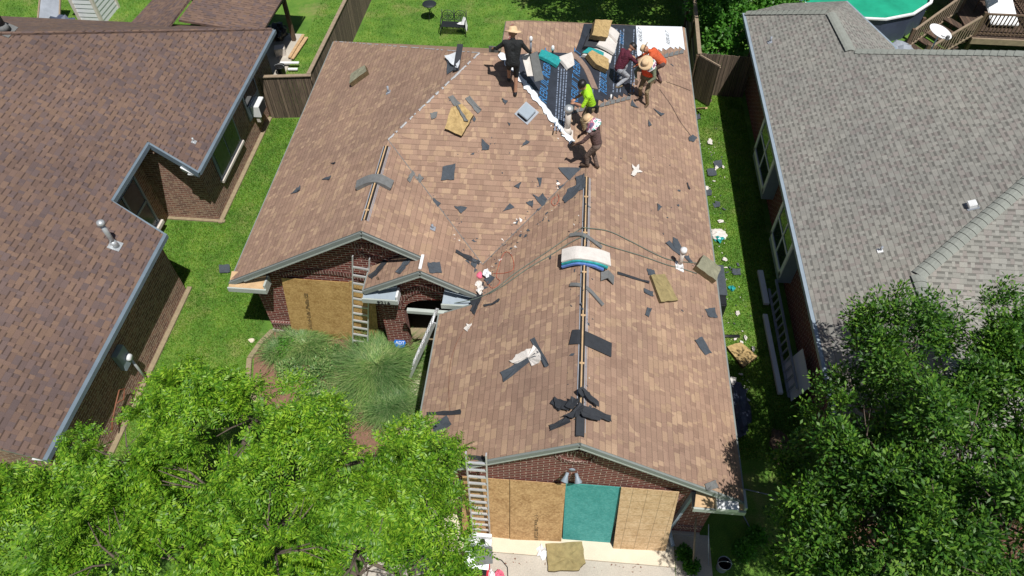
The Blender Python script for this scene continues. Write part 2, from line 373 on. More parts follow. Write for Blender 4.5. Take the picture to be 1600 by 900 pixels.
# ================================================================== GROUND
def ground_mat():
    m, t, b = nodes_of('lawn_ground')
    tc = N(t, 'ShaderNodeTexCoord').outputs['Object']
    c = ramp(t, noise(t, 1.1, 6, tc, 0.65), [(0.25, (0.05, 0.135, 0.015)), (0.5, (0.10, 0.22, 0.025)), (0.75, (0.19, 0.29, 0.05))])
    c = mixc(t, 0.75, c, ramp(t, noise(t, 42, 3, tc), [(0.3, (0.4, 0.45, 0.4)), (0.7, (1.5, 1.4, 1.3))]), 'MULTIPLY')
    c = mixc(t, ramp(t, noise(t, 0.6, 5, tc, 0.7), [(0.54, (0, 0, 0)), (0.70, (0.75, 0.75, 0.75))]), c, (0.26, 0.25, 0.09))
    t.links.new(c, b.inputs['Base Color']); b.inputs['Roughness'].default_value = 0.95
    bump(t, noise(t, 30, 4, tc), 0.9, 0.03, b)
    return m
M['ground'] = ground_mat()
g = MB().poly([(-400, -100, 0), (400, -100, 0), (400, 600, 0), (-400, 600, 0)])
struct(g.build('ground', 'ground'))
# planting bed, driveway, walk
def sheet(name, mt, pts, z):
    return struct(MB().poly([(x, y, z) for x, y in pts]).build(name, mt))
sheet('planting_bed', 'mulch', [(-7.95, 11.5), (-8.25, 10.5), (-8.0, 9.6), (-7.0, 8.6), (-5.5, 7.9), (-3.45, 7.6), (-3.42, 10.4), (-3.7, 11.2), (-4.4, 11.5)], 0.012)
struct(MB().bb((-3.64, 6.3, -0.1), (-2.36, 10.5, 0.05)).build('walkway', 'concl', bevel=0.01))
struct(MB().bb((-3.9, 3.0, -0.1), (3.34, 5.62, 0.035)).build('driveway', 'conc', bevel=0.006))
struct(MB().bb((-2.4, 5.63, -0.1), (3.34, 6.55, 0.055)).build('garage_apron', 'concl', bevel=0.006))
struct(MB().bb((3.36, 3.0, -0.05), (4.2, 6.45, 0.02)).build('side_path', 'conc'))
# neighbour patio slab behind the left house
struct(MB().bb((-13.5, 22.7, -0.1), (-11.25, 26.9, 0.06)).build('patio_slab', 'conc', bevel=0.01))
# curved border of the bed
b = MB()
pth = [(-7.98, 11.45, .03), (-8.2, 11.0, .03), (-8.35, 10.45, .03), (-8.2, 9.85, .03), (-7.9, 9.3, .03), (-7.3, 8.7, .03)]
for i in range(len(pth)-1): b.beam(pth[i], pth[i+1], .14, .12)
solo(b, 'bed_border', 'dirt', 'curved pale concrete edging around the planting bed', 'edging')

# ================================================================== ROOF TOOLS
def roof_part(t, faces, mt, th=0.05, name='roof'):
    b = MB()
    for f in faces:
        n_ = poly_n(f); b.slab(f, th, 0, nrm=(n_ if n_.z > 0 else -n_), side=1)
    return part(b, name, [mt, 'trim'], t)
def rake(b, a, c, w=0.04, h=0.12, drop=0.085, mi=0):   # a board along a sloping edge
    a = Vector(a)-Vector((0,0,drop)); c = Vector(c)-Vector((0,0,drop)); b.beam(a, c, w, h, mi)
def zR(x): return 2.7+S*(4.33-x)
def zL(x): return 2.7+S*(x+8.3)
def zGL(x): return 4.771-S*(0.76-x)
def zWR(x): return 4.916-S*(x+4.48)
def zPL(x): return 4.116-S*(-3.1-x)
# ================================================================== MAIN HOUSE
H = thing('brick_house', (-1, 14, 0), 'red brick house with tan brown shingle roof being replaced, in the middle', 'house')
J = (-1.73, 11.7, 3.325); K1 = (-2.27, 16.65, 6.197); K2 = (-1.7, 16.65, 6.197); K3 = (-1.7, 18.27, 6.197)
G1 = (.76, 14.19, 4.771); W1 = (-4.48, 14.44, 4.916)
def pl3(k, x, y):
    n, d = PLN[k]; return (x, y, (d-n.x*x-n.y*y)/n.z)
roof = roof_part(H, [
 [pl3('R', 4.33, 6.22), pl3('R', 4.33, 24.3), K3, K2, G1, pl3('R', .76, 6.22)],
 [pl3('GL', .76, 6.22), G1, J, pl3('GL', -1.73, 10.45), pl3('GL', -2.7, 10.45), pl3('GL', -2.7, 6.22)],
 [K1, K2, G1, J, W1],
 [pl3('L', -8.3, 11.15), pl3('L', -4.48, 11.15), W1, K1, pl3('L', -8.3, 22.35)],
 [pl3('WR', -4.48, 11.15), W1, J, pl3('WR', -1.73, 10.72), pl3('WR', -3.1, 10.72), pl3('WR', -3.1, 11.15)],
 [pl3('PL', -3.1, 10.72), pl3('PL', -3.1, 11.45), pl3('PL', -4.6, 11.45), pl3('PL', -4.6, 10.72)],
 [K1, (-8.3, 22.35, 2.7), (-1.7, 22.35, 2.7), K2],
 [K3, (4.33, 24.3, 2.7), (-1.7, 24.3, 2.7)]], 'roof')
# fascia and rake boards
b = MB()
for a, c in [(pl3('GL', -2.7, 6.20), pl3('GL', .76, 6.20)), (pl3('R', .76, 6.20), pl3('R', 4.36, 6.20)),
             (pl3('L', -8.33, 11.11), pl3('L', -4.48, 11.11)), (pl3('WR', -4.48, 11.11), pl3('WR', -3.12, 11.11)),
             (pl3('PL', -4.6, 10.68), pl3('PL', -3.1, 10.68)), (pl3('WR', -3.1, 10.68), pl3('WR', -1.78, 10.68)),
             (pl3('GL', -2.7, 10.48), pl3('GL', -1.75, 10.48))]:
    rake(b, a, c)
for a, c in [((4.35, 6.2, 2.7), (4.35, 24.3, 2.7)), ((-8.32, 11.15, 2.7), (-8.32, 22.35, 2.7)), ((-2.72, 6.2, 2.764), (-2.72, 10.45, 2.764)),
             ((-8.3, 22.37, 2.7), (-1.7, 22.37, 2.7)), ((-1.7, 24.32, 2.7), (4.33, 24.32, 2.7)), ((-4.62, 10.7, 3.25), (-4.62, 11.45, 3.25))]:
    rake(b, a, c, 0.04, 0.15, 0.10)
part(b, 'fascia', 'trim', H)
b = MB()   # lighter drip edge under the rake boards
for a, c in [(pl3('GL', -2.3, 6.215), pl3('GL', .76, 6.215)), (pl3('R', .76, 6.215), pl3('R', 4.0, 6.215)),
             (pl3('L', -7.9, 11.125), pl3('L', -4.48, 11.125)), (pl3('WR', -4.48, 11.125), pl3('WR', -3.2, 11.125)),
             (pl3('PL', -4.2, 10.695), pl3('PL', -3.1, 10.695)), (pl3('WR', -3.1, 10.695), pl3('WR', -2.2, 10.695))]:
    rake(b, a, c, 0.08, 0.04, 0.165)
part(b, 'drip_edge', 'trim_l', H)
# soffits
b = MB()
b.bb((3.95, 6.25, 2.53), (4.33, 24.2, 2.56)); b.bb((-8.3, 11.2, 2.53), (-7.95, 22.2, 2.56)); b.bb((-2.7, 6.25, 2.6), (-2.35, 10.4, 2.63))
part(b, 'soffit', 'trim_l', H)
# walls
def arch_front(b, x0, x1, xa, xb, y, zs, rise, ztop, n=12, th=0.24):
    """wall with an arched opening from xa to xb; ztop(x) is the top edge"""
    def bandq(xl, xr, zl0, zr0):
        b.slab([(xl, y, zl0), (xr, y, zr0), (xr, y, ztop(xr)), (xl, y, ztop(xl))], th, 0, nrm=(0, -1, 0))
    xs = [x0, xa]
    bandq(x0, xa, 0, 0)
    if x1 > xb: bandq(xb, x1, 0, 0)
    for i in range(n):
        a0 = xa+(xb-xa)*i/n; a1 = xa+(xb-xa)*(i+1)/n
        f = lambda x: zs+rise*math.sqrt(max(0, 1-((x-(xa+xb)/2)/((xb-xa)/2))**2))
        bandq(a0, a1, f(a0), f(a1))
b = MB()
def gable(b, y, x0, x1, xm, f0, f1, th=0.24):
    b.slab([(x0, y, 0), (x1, y, 0), (x1, y, f1(x1)-.07), (xm, y, f1(xm)-.07), (x0, y, f0(x0)-.07)], th, 0, nrm=(0, -1, 0))
gable(b, 6.46, -2.35, 3.95, .76, zGL, zR)
b.slab([(-7.95, 11.5, 0), (-4.2, 11.5, 0), (-4.2, 11.5, 3.0), (-2.9, 11.5, 3.0), (-2.9, 11.5, zWR(-2.9)-.07), (-4.48, 11.5, zL(-4.48)-.07), (-7.95, 11.5, zL(-7.95)-.07)], .24, 0, nrm=(0, -1, 0))
b.bb((3.71, 6.74, 0), (3.95, 23.9, 2.6)); b.bb((-7.95, 11.74, 0), (-7.71, 22.0, 2.6)); b.bb((-2.35, 6.74, 0), (-2.11, 11.5, 2.65))
b.bb((-7.95, 21.8, 0), (-1.5, 22.0, 2.6)); b.bb((-1.65, 23.7, 0), (3.95, 23.9, 2.6))
b.slab([(-1.68, 16.7, 6.12), (-1.68, 18.27, 6.12), (-1.68, 24.2, 2.66), (-1.68, 24.2, 0.0), (-1.68, 16.7, 0)], 0.2, 0, nrm=(-1, 0, 0))
# porch block with its arch
def zporch(x): return (zPL(x) if x < -3.1 else zWR(x))-.08
for seg in [(-4.4, -3.82)]:
    pass
arch_front(b, -4.4, -1.74, -3.78, -2.0, 11.02, 2.1, 0.5, zporch)
b.bb((-4.4, 11.26, 0), (-4.16, 11.5, 3.2))
part(b, 'wall', 'brick', H)
# dark porch back wall with door
b = MB(); b.bb((-4.15, 13.2, 0), (-2.12, 13.3, 3.0)); part(b, 'porch_back_wall', 'brick', H)
d = part(MB().bb((-3.4, 13.12, 0.05), (-2.45, 13.19, 2.1)), 'front_door', 'woodd', H, bevel=0.01)
sub(MB().bb((-3.3, 13.09, 1.0), (-3.24, 13.12, 1.1)), 'handle', 'galv', d)
struct(MB().bb((-4.1, 11.35, -.05), (-2.36, 13.15, 0.06)).build('porch_floor', 'dirt'))
# soldier rows, arches, herringbone medallions
def arc_row(b, cx, y, zc, r0, r1, a0, a1, n, ap=0.012):
    for i in range(n):
        t0 = R(a0+(a1-a0)*(i+.06)/n); t1 = R(a0+(a1-a0)*(i+.94)/n)
        b.slab([(cx+r0*math.cos(t0), y, zc+r0*math.sin(t0)), (cx+r0*math.cos(t1), y, zc+r0*math.sin(t1)), (cx+r1*math.cos(t1), y, zc+r1*math.sin(t1)), (cx+r1*math.cos(t0), y, zc+r1*math.sin(t0))], .03, 0, nrm=(0,-1,0))
b = MB()
arc_row(b, -2.89, 10.985, 2.07, .93, 1.14, 175, 5, 30); part(b, 'porch_arch', 'brick_row', H); b = MB()
arc_row(b, -5.85, 11.465, 0.2, 2.62, 2.78, 117, 63, 34); part(b, 'window_arch', 'brick_row', H)
for (cx, y, cz) in ((-4.48, 11.468, 3.98), (.76, 6.43, 3.85)):
    b = MB(); arc_row(b, cx, y, cz, .36, .46, 0, 360, 26)
    for i in range(-3, 4):
        for sg in (-1, 1):
            u = i*.1; L = .29*math.sqrt(max(0.05, 1-(u/.36)**2))
            if sg > 0: b.slab([(cx+u-.035, y, cz-L/2), (cx+u+.035, y, cz-L/2+.05), (cx+u+.035, y, cz+L/2), (cx+u-.035, y, cz+L/2-.05)], .02, 0, nrm=(0,-1,0))
    part(b, 'brick_medallion', 'brick_row', H)
b = MB(); b.bb((-7.9, 11.43, .42), (-7.1, 11.5, .50)); b.bb((-7.9, 11.45, .14), (-7.1, 11.5, .40))
part(b, 'sill_course', 'brick_row', H)
part(MB().bb((-7.97, 11.44, 0), (-7.2, 11.499, .12)), 'foundation', 'conc', H); part(MB().bb((2.7, 6.40, 0), (3.95, 6.459, .14)), 'foundation', 'conc', H)
# brick sill run on the garage pier
part(MB().bb((3.15, 6.42, .40), (3.92, 6.499, .55)), 'sill_course', 'brick_row', H)
# garage doors behind the boards
part(MB().bb((-1.75, 6.44, .05), (3.0, 6.497, 2.15)), 'garage_door', 'trim_l', H)
# eave return boxes
def ret_box(t, x0, x1, y, z, open_=False, cap='bluegrey', d=.42, hollow=None):
    b = MB(); b.bb((x0, y, z-.13), (x1, y+.04, z+.02)); b.bb((x0, y+.04, z-.14), (x1, y+d, z-.11))
    o = part(b, 'eave_return', 'trim_l', t)
    n = 10; pts = []
    for i in range(n+1):
        u = i/n; pts.append((x0+(x1-x0)*u, z+.02+0.28*math.sin(math.pi*min(1, .25+u*.62))*0.8))
    b2 = MB()
    b2.poly([(x0+.02, y+.045, z+.015), (x1-.02, y+.045, z+.015), (x1-.06, y+d, z+.20), (x0+.06, y+d, z+.24)])
    sub(b2, 'return_cap', cap, o)
    if cap == 'wood':
        sub(MB().bb((x1-.05, y+.04, z-.10), (x1, y+d, z+.16)), 'end_board', 'trim_l', o)
    else:
        sub(MB().bb((x1-.04, y+.02, z-.12), (x1+.01, y+d*.8, z+.16)), 'end_board', 'white', o)
    return o
ret_box(H, -8.38, -7.35, 10.98, 2.56, cap='wood', d=.4)
ret_box(H, -4.66, -3.75, 10.58, 3.0)
ret_box(H, -2.66, -1.62, 10.58, 2.98)
ret_box(H, 3.3, 4.38, 6.02, 2.56, cap='wood', d=.45)
part(MB().bb((3.75, 6.0, 2.60), (4.2, 6.3, 2.74)), 'metal_flashing', 'white', H, bevel=.01)
part(MB().beam((-3.52, 10.5, 2.78), (-1.85, 10.5, 2.76), .1, .1), 'porch_beam', 'trim_l', H)
# house numbers
def text_mesh(name, txt, size, ext, mt, mtx, par):
    cu = bpy.data.curves.new(name, 'FONT'); cu.body = txt; cu.size = size; cu.extrude = ext; cu.resolution_u = 3
    tmp = bpy.data.objects.new(name, cu); col.objects.link(tmp)
    dg = bpy.context.evaluated_depsgraph_get(); dg.update()
    me = bpy.data.meshes.new_from_object(tmp.evaluated_get(dg)); me.transform(mtx)
    bpy.data.objects.remove(tmp); bpy.data.curves.remove(cu)
    me.name = name; me.materials.clear(); me.materials.append(M[mt])
    o = bpy.data.objects.new(name, me); col.objects.link(o); o.parent = par; return o
ob_num = [o for o in col.objects if o.name.startswith('eave_return')][1]
text_mesh('house_number', '9216', .17, .006, 'blackp', Matrix.Translation((-4.28, 10.572, 2.875)) @ Matrix.Rotation(R(90), 4, 'X'), ob_num)
# ridge slots: battens, open gap, pale edges
def ridge_slot(x, z, y0, y1, name='ridge_slot'):
    b = MB(); b.bb((x-.05, y0, z-.03), (x+.05, y1, z-.0005), 0)
    o = part(b, name, 'dark', H)
    b = MB(); b.bb((x-.018, y0, z-.002), (x+.014, y1, z+.012), 0); sub(b, 'ridge_board', 'wood', o)
    b = MB()
    for sg, n in ((-1, 'GL'), (1, 'R')):
        b.beam((x+sg*.07, y0, z-.07*S+.008), (x+sg*.07, y1, z-.07*S+.008), .018, .008)
    b.beam((x+.10, y0, z-.10*S+.008), (x+.10, y1, z-.10*S+.008), .012, .008)
    sub(b, 'cut_edge', 'tin', o)
    b = MB()
    yy = y0+.3
    while yy < y1: b.bb((x-.05, yy, z-.01), (x+.05, yy+.045, z+.014)); yy += 1.22
    sub(b, 'truss_top', 'wood', o)
ridge_slot(.76, 4.771, 6.45, 13.6); ridge_slot(-4.48, 4.916, 11.5, 14.2)
# little metal ridge strip over the porch
part(MB().beam((-3.1, 10.75, 4.13), (-3.1, 11.2, 4.13), .07, .03), 'porch_ridge_strip', 'white', H)
# exposed hip felt strips (white, jagged)
def jag_strip(name, mt, p0, p1, w, n, lift=.012, seed=0, gap=0):
    rr = random.Random(seed); b = MB(); p0 = Vector(p0); p1 = Vector(p1)
    d = (p1-p0).normalized(); sd = Vector((d.y, -d.x, 0)).normalized(); L = []
    for i in range(n+1):
        c = p0.lerp(p1, i/n)+Vector((0, 0, lift)); a = w*(.6+.8*rr.random()); e = w*(.6+.8*rr.random())
        L.append((c+sd*a-Vector((0,0,a*.40)), c+Vector((0,0,.006)), c-sd*e-Vector((0,0,e*.40))))
    for i in range(n):
        if gap and rr.random() < gap: continue
        for j in (0, 1): b.poly([L[i][j], L[i][j+1], L[i+1][j+1], L[i+1][j]])
    return part(b, name, mt, H)
jag_strip('hip_felt', 'felt', K1, W1, .032, 60, .014, 3, .3)
jag_strip('hip_felt', 'felt', K1, (-8.2, 22.25, 2.75), .022, 80, .012, 4, .45)
jag_strip('hip_felt', 'underw', (-1.7, 16.65, 6.2), (.35, 14.6, 5.02), .085, 40, .035, 5)
# valley metal lines
b = MB(); V1 = Vector(J)+Vector((0, 0, .006))
b.beam(Vector(W1)+Vector((0,0,.004)), V1, .02, .006); b.beam(Vector(G1)+Vector((0,0,.004)), V1, .02, .006)
part(b, 'valley_line', 'scrapl', H)
# ---- underlayment
def on_plane_poly(k, px, lift): return [PP(k, x, y, lift) for x, y in px]
def teeth(px0, px1, n, amp):
    out = []
    for i in range(n):
        u = i/n; x = px0[0]+(px1[0]-px0[0])*u; y = px0[1]+(px1[1]-px0[1])*u
        out += [(x, y), (x+(px1[0]-px0[0])/n*.85, y-amp)]
    return out
def to_px(p):
    v = Vector(p)-CP; return (800+FPX*v.dot(RT)/v.dot(FW), 450-FPX*v.dot(UP)/v.dot(FW))
HIPPX = [to_px((-1.66+d, 16.61-d, 6.197-S*(d+.04))) for d in (1.95, 1.5, 1.0, .5, .03)]
UL = part(MB().slab(on_plane_poly('R', HIPPX + [(846, 82), (897, 84), (906, 60), (912, 38), (928, 38), (994, 40.5), (996, 96), (994, 116)] + teeth((980, 150), (935, 162), 6, 4) + teeth((930, 163), (890, 172), 6, 4) + [(888, 205), (893, 226)], .012), .01, 0), 'underlayment', 'under', H)
UW = part(MB().slab(on_plane_poly('R', [(993, 41), (1065, 42.5), (1069.5, 79)] + teeth((1066, 77), (1046, 78), 3, 4) + teeth((1040, 79), (994, 93), 7, 4), .016), .01, 0), 'white_underlayment', 'underw', H)
def plane_text(txt, px, py, size, mt, par, up=True, k='R', lift=.026, shear=.25, ext=.0015):
    n, d = PLN[k]; nn = n.normalized(); o = PP(k, px, py, lift)
    ex = Vector((0, 1, 0)) if up else Vector((0, -1, 0)); ey = nn.cross(ex).normalized()
    m = Matrix((ex, ey, nn)).transposed().to_4x4(); m.translation = o
    sh = Matrix.Identity(4); sh[0][1] = shear
    return text_mesh('print_lettering', txt, size, ext, mt, m @ sh, par)
for (px, py, tx, s_, upd) in [(853, 164, 'REBUILT', .34, True), (858, 124, 'REBUILT', .34, True), (902, 166, 'REBUILT', .34, True), (905, 122, 'REBUILT', .34, True), (947, 150, 'REBUILT', .34, True), (974, 72, 'REBUILT', .20, True)]:
    plane_text(tx, px, py, s_, 'bluep', UL, upd)
for px in (866, 870.5, 875, 879, 918, 924, 957, 963, 968, 935, 984, 989):
    y0 = 205 if px < 885 else (165 if px < 930 else 145); yt = 105 if px < 885 else (140 if px < 930 else 45)
    b = MB(); q0 = PP('R', px, y0, .026); q1 = PP('R', px+(y0-yt)*.06, yt, .026)
    rr = random.Random(px); u = 0
    while u < .97:
        v_ = min(1, u+rr.uniform(.01, .05)); b.beam(q0.lerp(q1, u), q0.lerp(q1, v_), .035, .003); u = v_+rr.uniform(.006, .02)
    sub(b, 'print_line', 'greyp', UL)
plane_text('REBUILT', 1003, 68, .22, 'blackp', UW); plane_text('REBUILT', 1046, 72, .22, 'blackp', UW)
# shingle tooth edge row of the new shingles
b = MB()
for (a, c, n) in (((996, 98), (1068, 80), 9), ((936, 165), (985, 152), 6), ((890, 176), (932, 165), 6)):
    for i in range(n):
        u = i/n; x = a[0]+(c[0]-a[0])*u; y = a[1]+(c[1]-a[1])*u; w_ = (c[0]-a[0])/n
        b.slab(on_plane_poly('R', [(x, y+3), (x+w_*.9, y+2), (x+w_*.95, y-5), (x+w_*.2, y-2)], .03), .012)
part(b, 'starter_edge', 'scrapl', H)

# ================================================================== LEFT HOUSE
LHs = thing('brick_house', (-14, 14, 0), 'neighbouring brown brick house with dark brown shingle roof on the left', 'house')
def zl(x): return 2.7+.5*(-10.7-x)
def l3(x, y): return (x, y, zl(x))
nA = PP('LH', 163, 325); nB = PP('LH', 222, 237)
ax_ = (nA.x+nB.x)/2
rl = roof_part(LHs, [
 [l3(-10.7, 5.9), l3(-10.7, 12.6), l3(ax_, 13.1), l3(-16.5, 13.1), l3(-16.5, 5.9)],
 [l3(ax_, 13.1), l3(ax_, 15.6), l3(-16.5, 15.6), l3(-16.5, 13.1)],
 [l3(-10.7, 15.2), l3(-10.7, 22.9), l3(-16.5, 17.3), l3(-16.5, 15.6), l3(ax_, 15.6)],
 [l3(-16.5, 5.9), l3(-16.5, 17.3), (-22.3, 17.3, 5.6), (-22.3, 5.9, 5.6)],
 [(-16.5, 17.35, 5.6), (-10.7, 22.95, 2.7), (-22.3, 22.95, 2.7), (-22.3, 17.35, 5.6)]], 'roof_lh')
part(MB().tube([(-22, 17.32, 5.63), (-16.5, 17.32, 5.63), (-10.75, 22.85, 2.74)], .06, 6), 'ridge_cap', 'roof_lh', rl if False else LHs)
b = MB()
rake(b, (-10.66, 5.9, 2.7), (-10.66, 12.62, 2.7), .12, .13, .07); rake(b, (-10.66, 15.18, 2.7), (-10.66, 22.9, 2.7), .12, .13, .07)
rake(b, (ax_+.03, 13.1, zl(ax_)), (ax_+.03, 15.55, zl(ax_)), .1, .14, .08)
rake(b, (ax_, 15.55, zl(ax_)), (-10.66, 15.15, 2.7), .06, .2, .1)
rake(b, (-10.66, 12.62, 2.7), (ax_, 13.1, zl(ax_)), .05, .16, .1)
part(b, 'gutter', 'gutter', LHs)
part(MB().slab([(-10.72, 15.17, 2.45), (-11.25, 15.3, 2.55), (-11.2, 15.2, 2.78)], .25, 0, nrm=(0,-1,0)), 'eave_end', 'white', LHs)
b = MB(); b.bb((-11.06, 5.95, 2.5), (-10.7, 12.6, 2.53)); b.bb((-11.06, 15.2, 2.5), (-10.7, 22.8, 2.53)); part(b, 'soffit', 'soffit', LHs)
b = MB()
b.bb((-11.35, 6.1, 0), (-11.08, 12.74, 2.76)); b.bb((-13.1, 12.5, 0), (-11.36, 12.73, 2.76)); b.bb((-13.1, 12.75, 0), (-12.85, 15.75, 3.55))
b.bb((-13.1, 15.76, 0), (-11.08, 15.98, 2.76)); b.bb((-11.35, 15.985, 0), (-11.082, 22.6, 2.76)); b.bb((-22, 22.4, 0), (-11.36, 22.62, 2.6))
b.bb((-22, 6.1, 0), (-11.36, 6.3, 2.76))
b.slab([(-13.0, 15.77, 2.76), (-11.15, 15.77, 2.76), (-13.0, 15.77, 3.68)], .2, 0, nrm=(0,-1,0))
part(b, 'wall', 'brick_lh', LHs)
b = MB(); b.bb((-11.08, 6.1, 0), (-10.94, 12.86, .06)); b.bb((-11.08, 15.6, 0), (-10.94, 21.2, .06)); b.bb((-12.85, 15.64, 0), (-10.88, 15.75, .05)); part(b, 'foundation', 'dirt', LHs)
# recess window
wn = part(MB().bb((-12.86, 13.35, .42), (-12.80, 15.15, 2.35)), 'window', 'bluegrey', LHs)
sub(MB().bb((-12.80, 13.42, .5), (-12.785, 14.24, 2.3)).bb((-12.80, 14.32, .5), (-12.785, 15.08, 1.34)).bb((-12.80, 14.32, 1.42), (-12.785, 15.08, 2.3)), 'pane', 'screen', wn)
sub(MB().bb((-12.82, 14.24, .45), (-12.765, 14.32, 2.33)).bb((-12.82, 14.32, 1.34), (-12.765, 15.12, 1.42)).bb((-12.82, 15.1, .42), (-12.765, 15.18, 2.36)), 'frame', 'bluegrey', wn)
sub(MB().bb((-12.9, 13.3, .3), (-12.66, 15.25, .42)), 'sill', 'offwhite', wn)
# side windows and the air conditioner
wn = part(MB().bb((-11.07, 19.75, .95), (-11.03, 21.0, 2.3)), 'window', 'bluegrey', LHs)
sub(MB().bb((-11.03, 19.85, 1.5), (-11.015, 20.9, 2.25)), 'pane', 'glass', wn)
wn = part(MB().bb((-11.07, 16.7, .95), (-11.03, 18.7, 2.3)), 'window', 'bluegrey', LHs)
sub(MB().bb((-11.03, 16.8, 1.05), (-11.015, 17.66, 2.25)).bb((-11.03, 17.74, 1.05), (-11.015, 18.6, 2.25)), 'pane', 'screen', wn)
sub(MB().bb((-11.08, 16.65, .86), (-10.96, 18.75, .95)), 'sill', 'offwhite', wn)
AC = thing('air_conditioner', (-11.0, 20.3, 1.0), 'white window air conditioner sticking out of the left house side wall', 'air conditioner')
part(MB().bb((-11.02, 20.0, .96), (-10.72, 20.62, 1.42)), 'housing', 'white', AC, bevel=.015)
part(MB().bb((-10.722, 20.05, 1.0), (-10.705, 20.57, 1.38)), 'grille', 'dark', AC)
part(MB().beam((-10.88, 20.1, .72), (-10.88, 20.1, .97), .12, .12), 'bracket', 'offwhite', AC)
# meter and riser
em = thing('electric_meter', (-11.2, 9.5, 1.3), 'grey electric meter box with round dial on the left house wall', 'meter')
part(MB().bb((-11.07, 9.15, 1.1), (-10.91, 9.55, 1.75)), 'box', 'bluegrey', em, bevel=.01)
part(MB().lathe((-10.91, 9.42, 1.35), [(.1, 0), (.1, .06), (.075, .1)], 14, rot=Matrix.Rotation(R(90), 3, 'Y')), 'dial', 'soffit', em, True)
part(MB().tube([(-10.95, 9.5, 1.1), (-10.95, 9.5, .05)], .035, 8), 'conduit', 'galv', em, True)
part(MB().tube([(-10.93, 8.3, .9), (-10.88, 8.5, .75), (-10.9, 8.75, .9), (-10.91, 8.6, 1.05), (-10.93, 8.3, .9), (-10.94, 7.9, .7), (-10.92, 7.7, .55)], .02, 6), 'hanging_cord', 'rust', em, True)
# roof pipe with flashing on the left house
def vent_pipe(name, k, px, py, h, r, label, flash='galv', pipe='galv', cap=True, par=None, seg='pipe'):
    p = PP(k, px, py, 0); n = PLN[k][0].normalized(); t = thing(name, p, label, 'roof vent')
    ex = Vector((0,1,0)); ez = n; ey = ez.cross(ex); m = Matrix((ex, ey, ez)).transposed()
    part(MB().box(p+n*.012, (r*4.6, r*4.6, .02), rot=m), 'flashing', flash, t)
    part(MB().tube([p+Vector((0,0,-.02)), p+Vector((0,0,h*.22))], [r*1.7, r*1.15], 12), 'collar', flash, t, True)
    part(MB().tube([p, p+Vector((0,0,h))], r, 12), 'pipe', pipe, t, True)
    if cap:
        part(MB().lathe(p+Vector((0,0,h)), [(r*1.5, -.05), (r*1.6, 0), (r*1.4, .06), (.01, .09)], 14), 'cap', 'galv' if cap is True else cap, t, True)
    return t
vent_pipe('roof_vent', 'LH', 180, 384, .85, .065, 'tall metal vent pipe with a flat cap on the dark brown left roof')
vent_pipe('roof_vent', 'LH', 5, 45, .6, .12, 'short dark turbine vent at the far ridge of the left roof', 'scrapl', 'black', 'scrapl')
vent_pipe('roof_vent', 'LH', 303, 222, .16, .03, 'small grey plumbing vent near the eave of the left roof', 'galv', 'galv', False)
# patio roof and post
pr_ = thing('patio_cover', (-13.5, 25, 0), 'low brown shingled patio cover behind the left house', 'patio cover')
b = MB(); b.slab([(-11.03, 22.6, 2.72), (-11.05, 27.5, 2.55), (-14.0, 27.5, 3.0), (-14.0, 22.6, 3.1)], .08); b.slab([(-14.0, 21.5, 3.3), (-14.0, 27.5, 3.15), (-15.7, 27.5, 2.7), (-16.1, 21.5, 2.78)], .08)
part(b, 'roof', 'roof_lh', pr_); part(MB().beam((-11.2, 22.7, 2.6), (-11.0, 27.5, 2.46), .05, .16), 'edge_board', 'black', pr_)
part(MB().bb((-11.6, 26.3, 0), (-11.45, 26.45, 2.6)), 'post', 'woodd', pr_); part(MB().bb((-15.4, 26.3, 0), (-15.25, 26.45, 2.6)), 'post', 'woodd', pr_)

# ================================================================== RIGHT HOUSE
RHs = thing('brick_house', (11, 15, 0), 'neighbouring house with pale grey shingle roof and box bay windows on the right', 'house')
def zr(x): return 2.45+.45*(x-6.79)
def r3(x, y): return (x, y, zr(x))
A1 = r3(9.1, 12.12); A2 = r3(13.2, 15.5); B1 = r3(9.29, 24.28); B2 = r3(9.44, 21.74); B3 = r3(13.2, 19.29)
V_ = (11.5, 10.13, A1[2]-(11.5-9.1)*.45)
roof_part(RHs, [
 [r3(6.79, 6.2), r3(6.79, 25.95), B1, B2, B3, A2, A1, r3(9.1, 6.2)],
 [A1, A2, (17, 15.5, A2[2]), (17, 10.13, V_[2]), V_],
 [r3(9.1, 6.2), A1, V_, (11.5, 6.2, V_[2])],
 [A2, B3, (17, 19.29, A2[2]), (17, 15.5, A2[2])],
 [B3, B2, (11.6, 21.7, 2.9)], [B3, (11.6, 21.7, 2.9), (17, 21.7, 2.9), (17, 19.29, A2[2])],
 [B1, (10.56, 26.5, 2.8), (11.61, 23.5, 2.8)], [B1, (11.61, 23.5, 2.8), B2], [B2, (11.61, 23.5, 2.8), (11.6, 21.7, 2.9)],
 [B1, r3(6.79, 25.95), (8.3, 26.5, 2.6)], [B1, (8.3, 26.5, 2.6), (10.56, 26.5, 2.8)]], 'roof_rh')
def caps(b, p0, p1, st=.2, r=.17):
    p0 = Vector(p0); p1 = Vector(p1); d = (p1-p0); L = d.length; d.normalize(); sd = Vector((d.y, -d.x, 0)).normalized(); up = sd.cross(d)
    if up.z < 0: up = -up
    n = int(L/st)
    for i in range(n):
        a = p0+d*(i*st); c = p0+d*((i+1.15)*st); vs = []
        for q, lf in ((a, .012), (c, .032)):
            for t_ in (-1, -.55, 0, .55, 1): vs.append(q+sd*(t_*r)+up*(lf+.02-.06*t_*t_))
        b.add(vs, [(j, j+1, 6+j, 5+j) for j in range(4)]+[(5, 6, 7, 8, 9)], 0)
        b.add([v-up*.02 for v in vs[5:]]+vs[5:], [(j, j+1, 6+j, 5+j) for j in range(4)], 1)
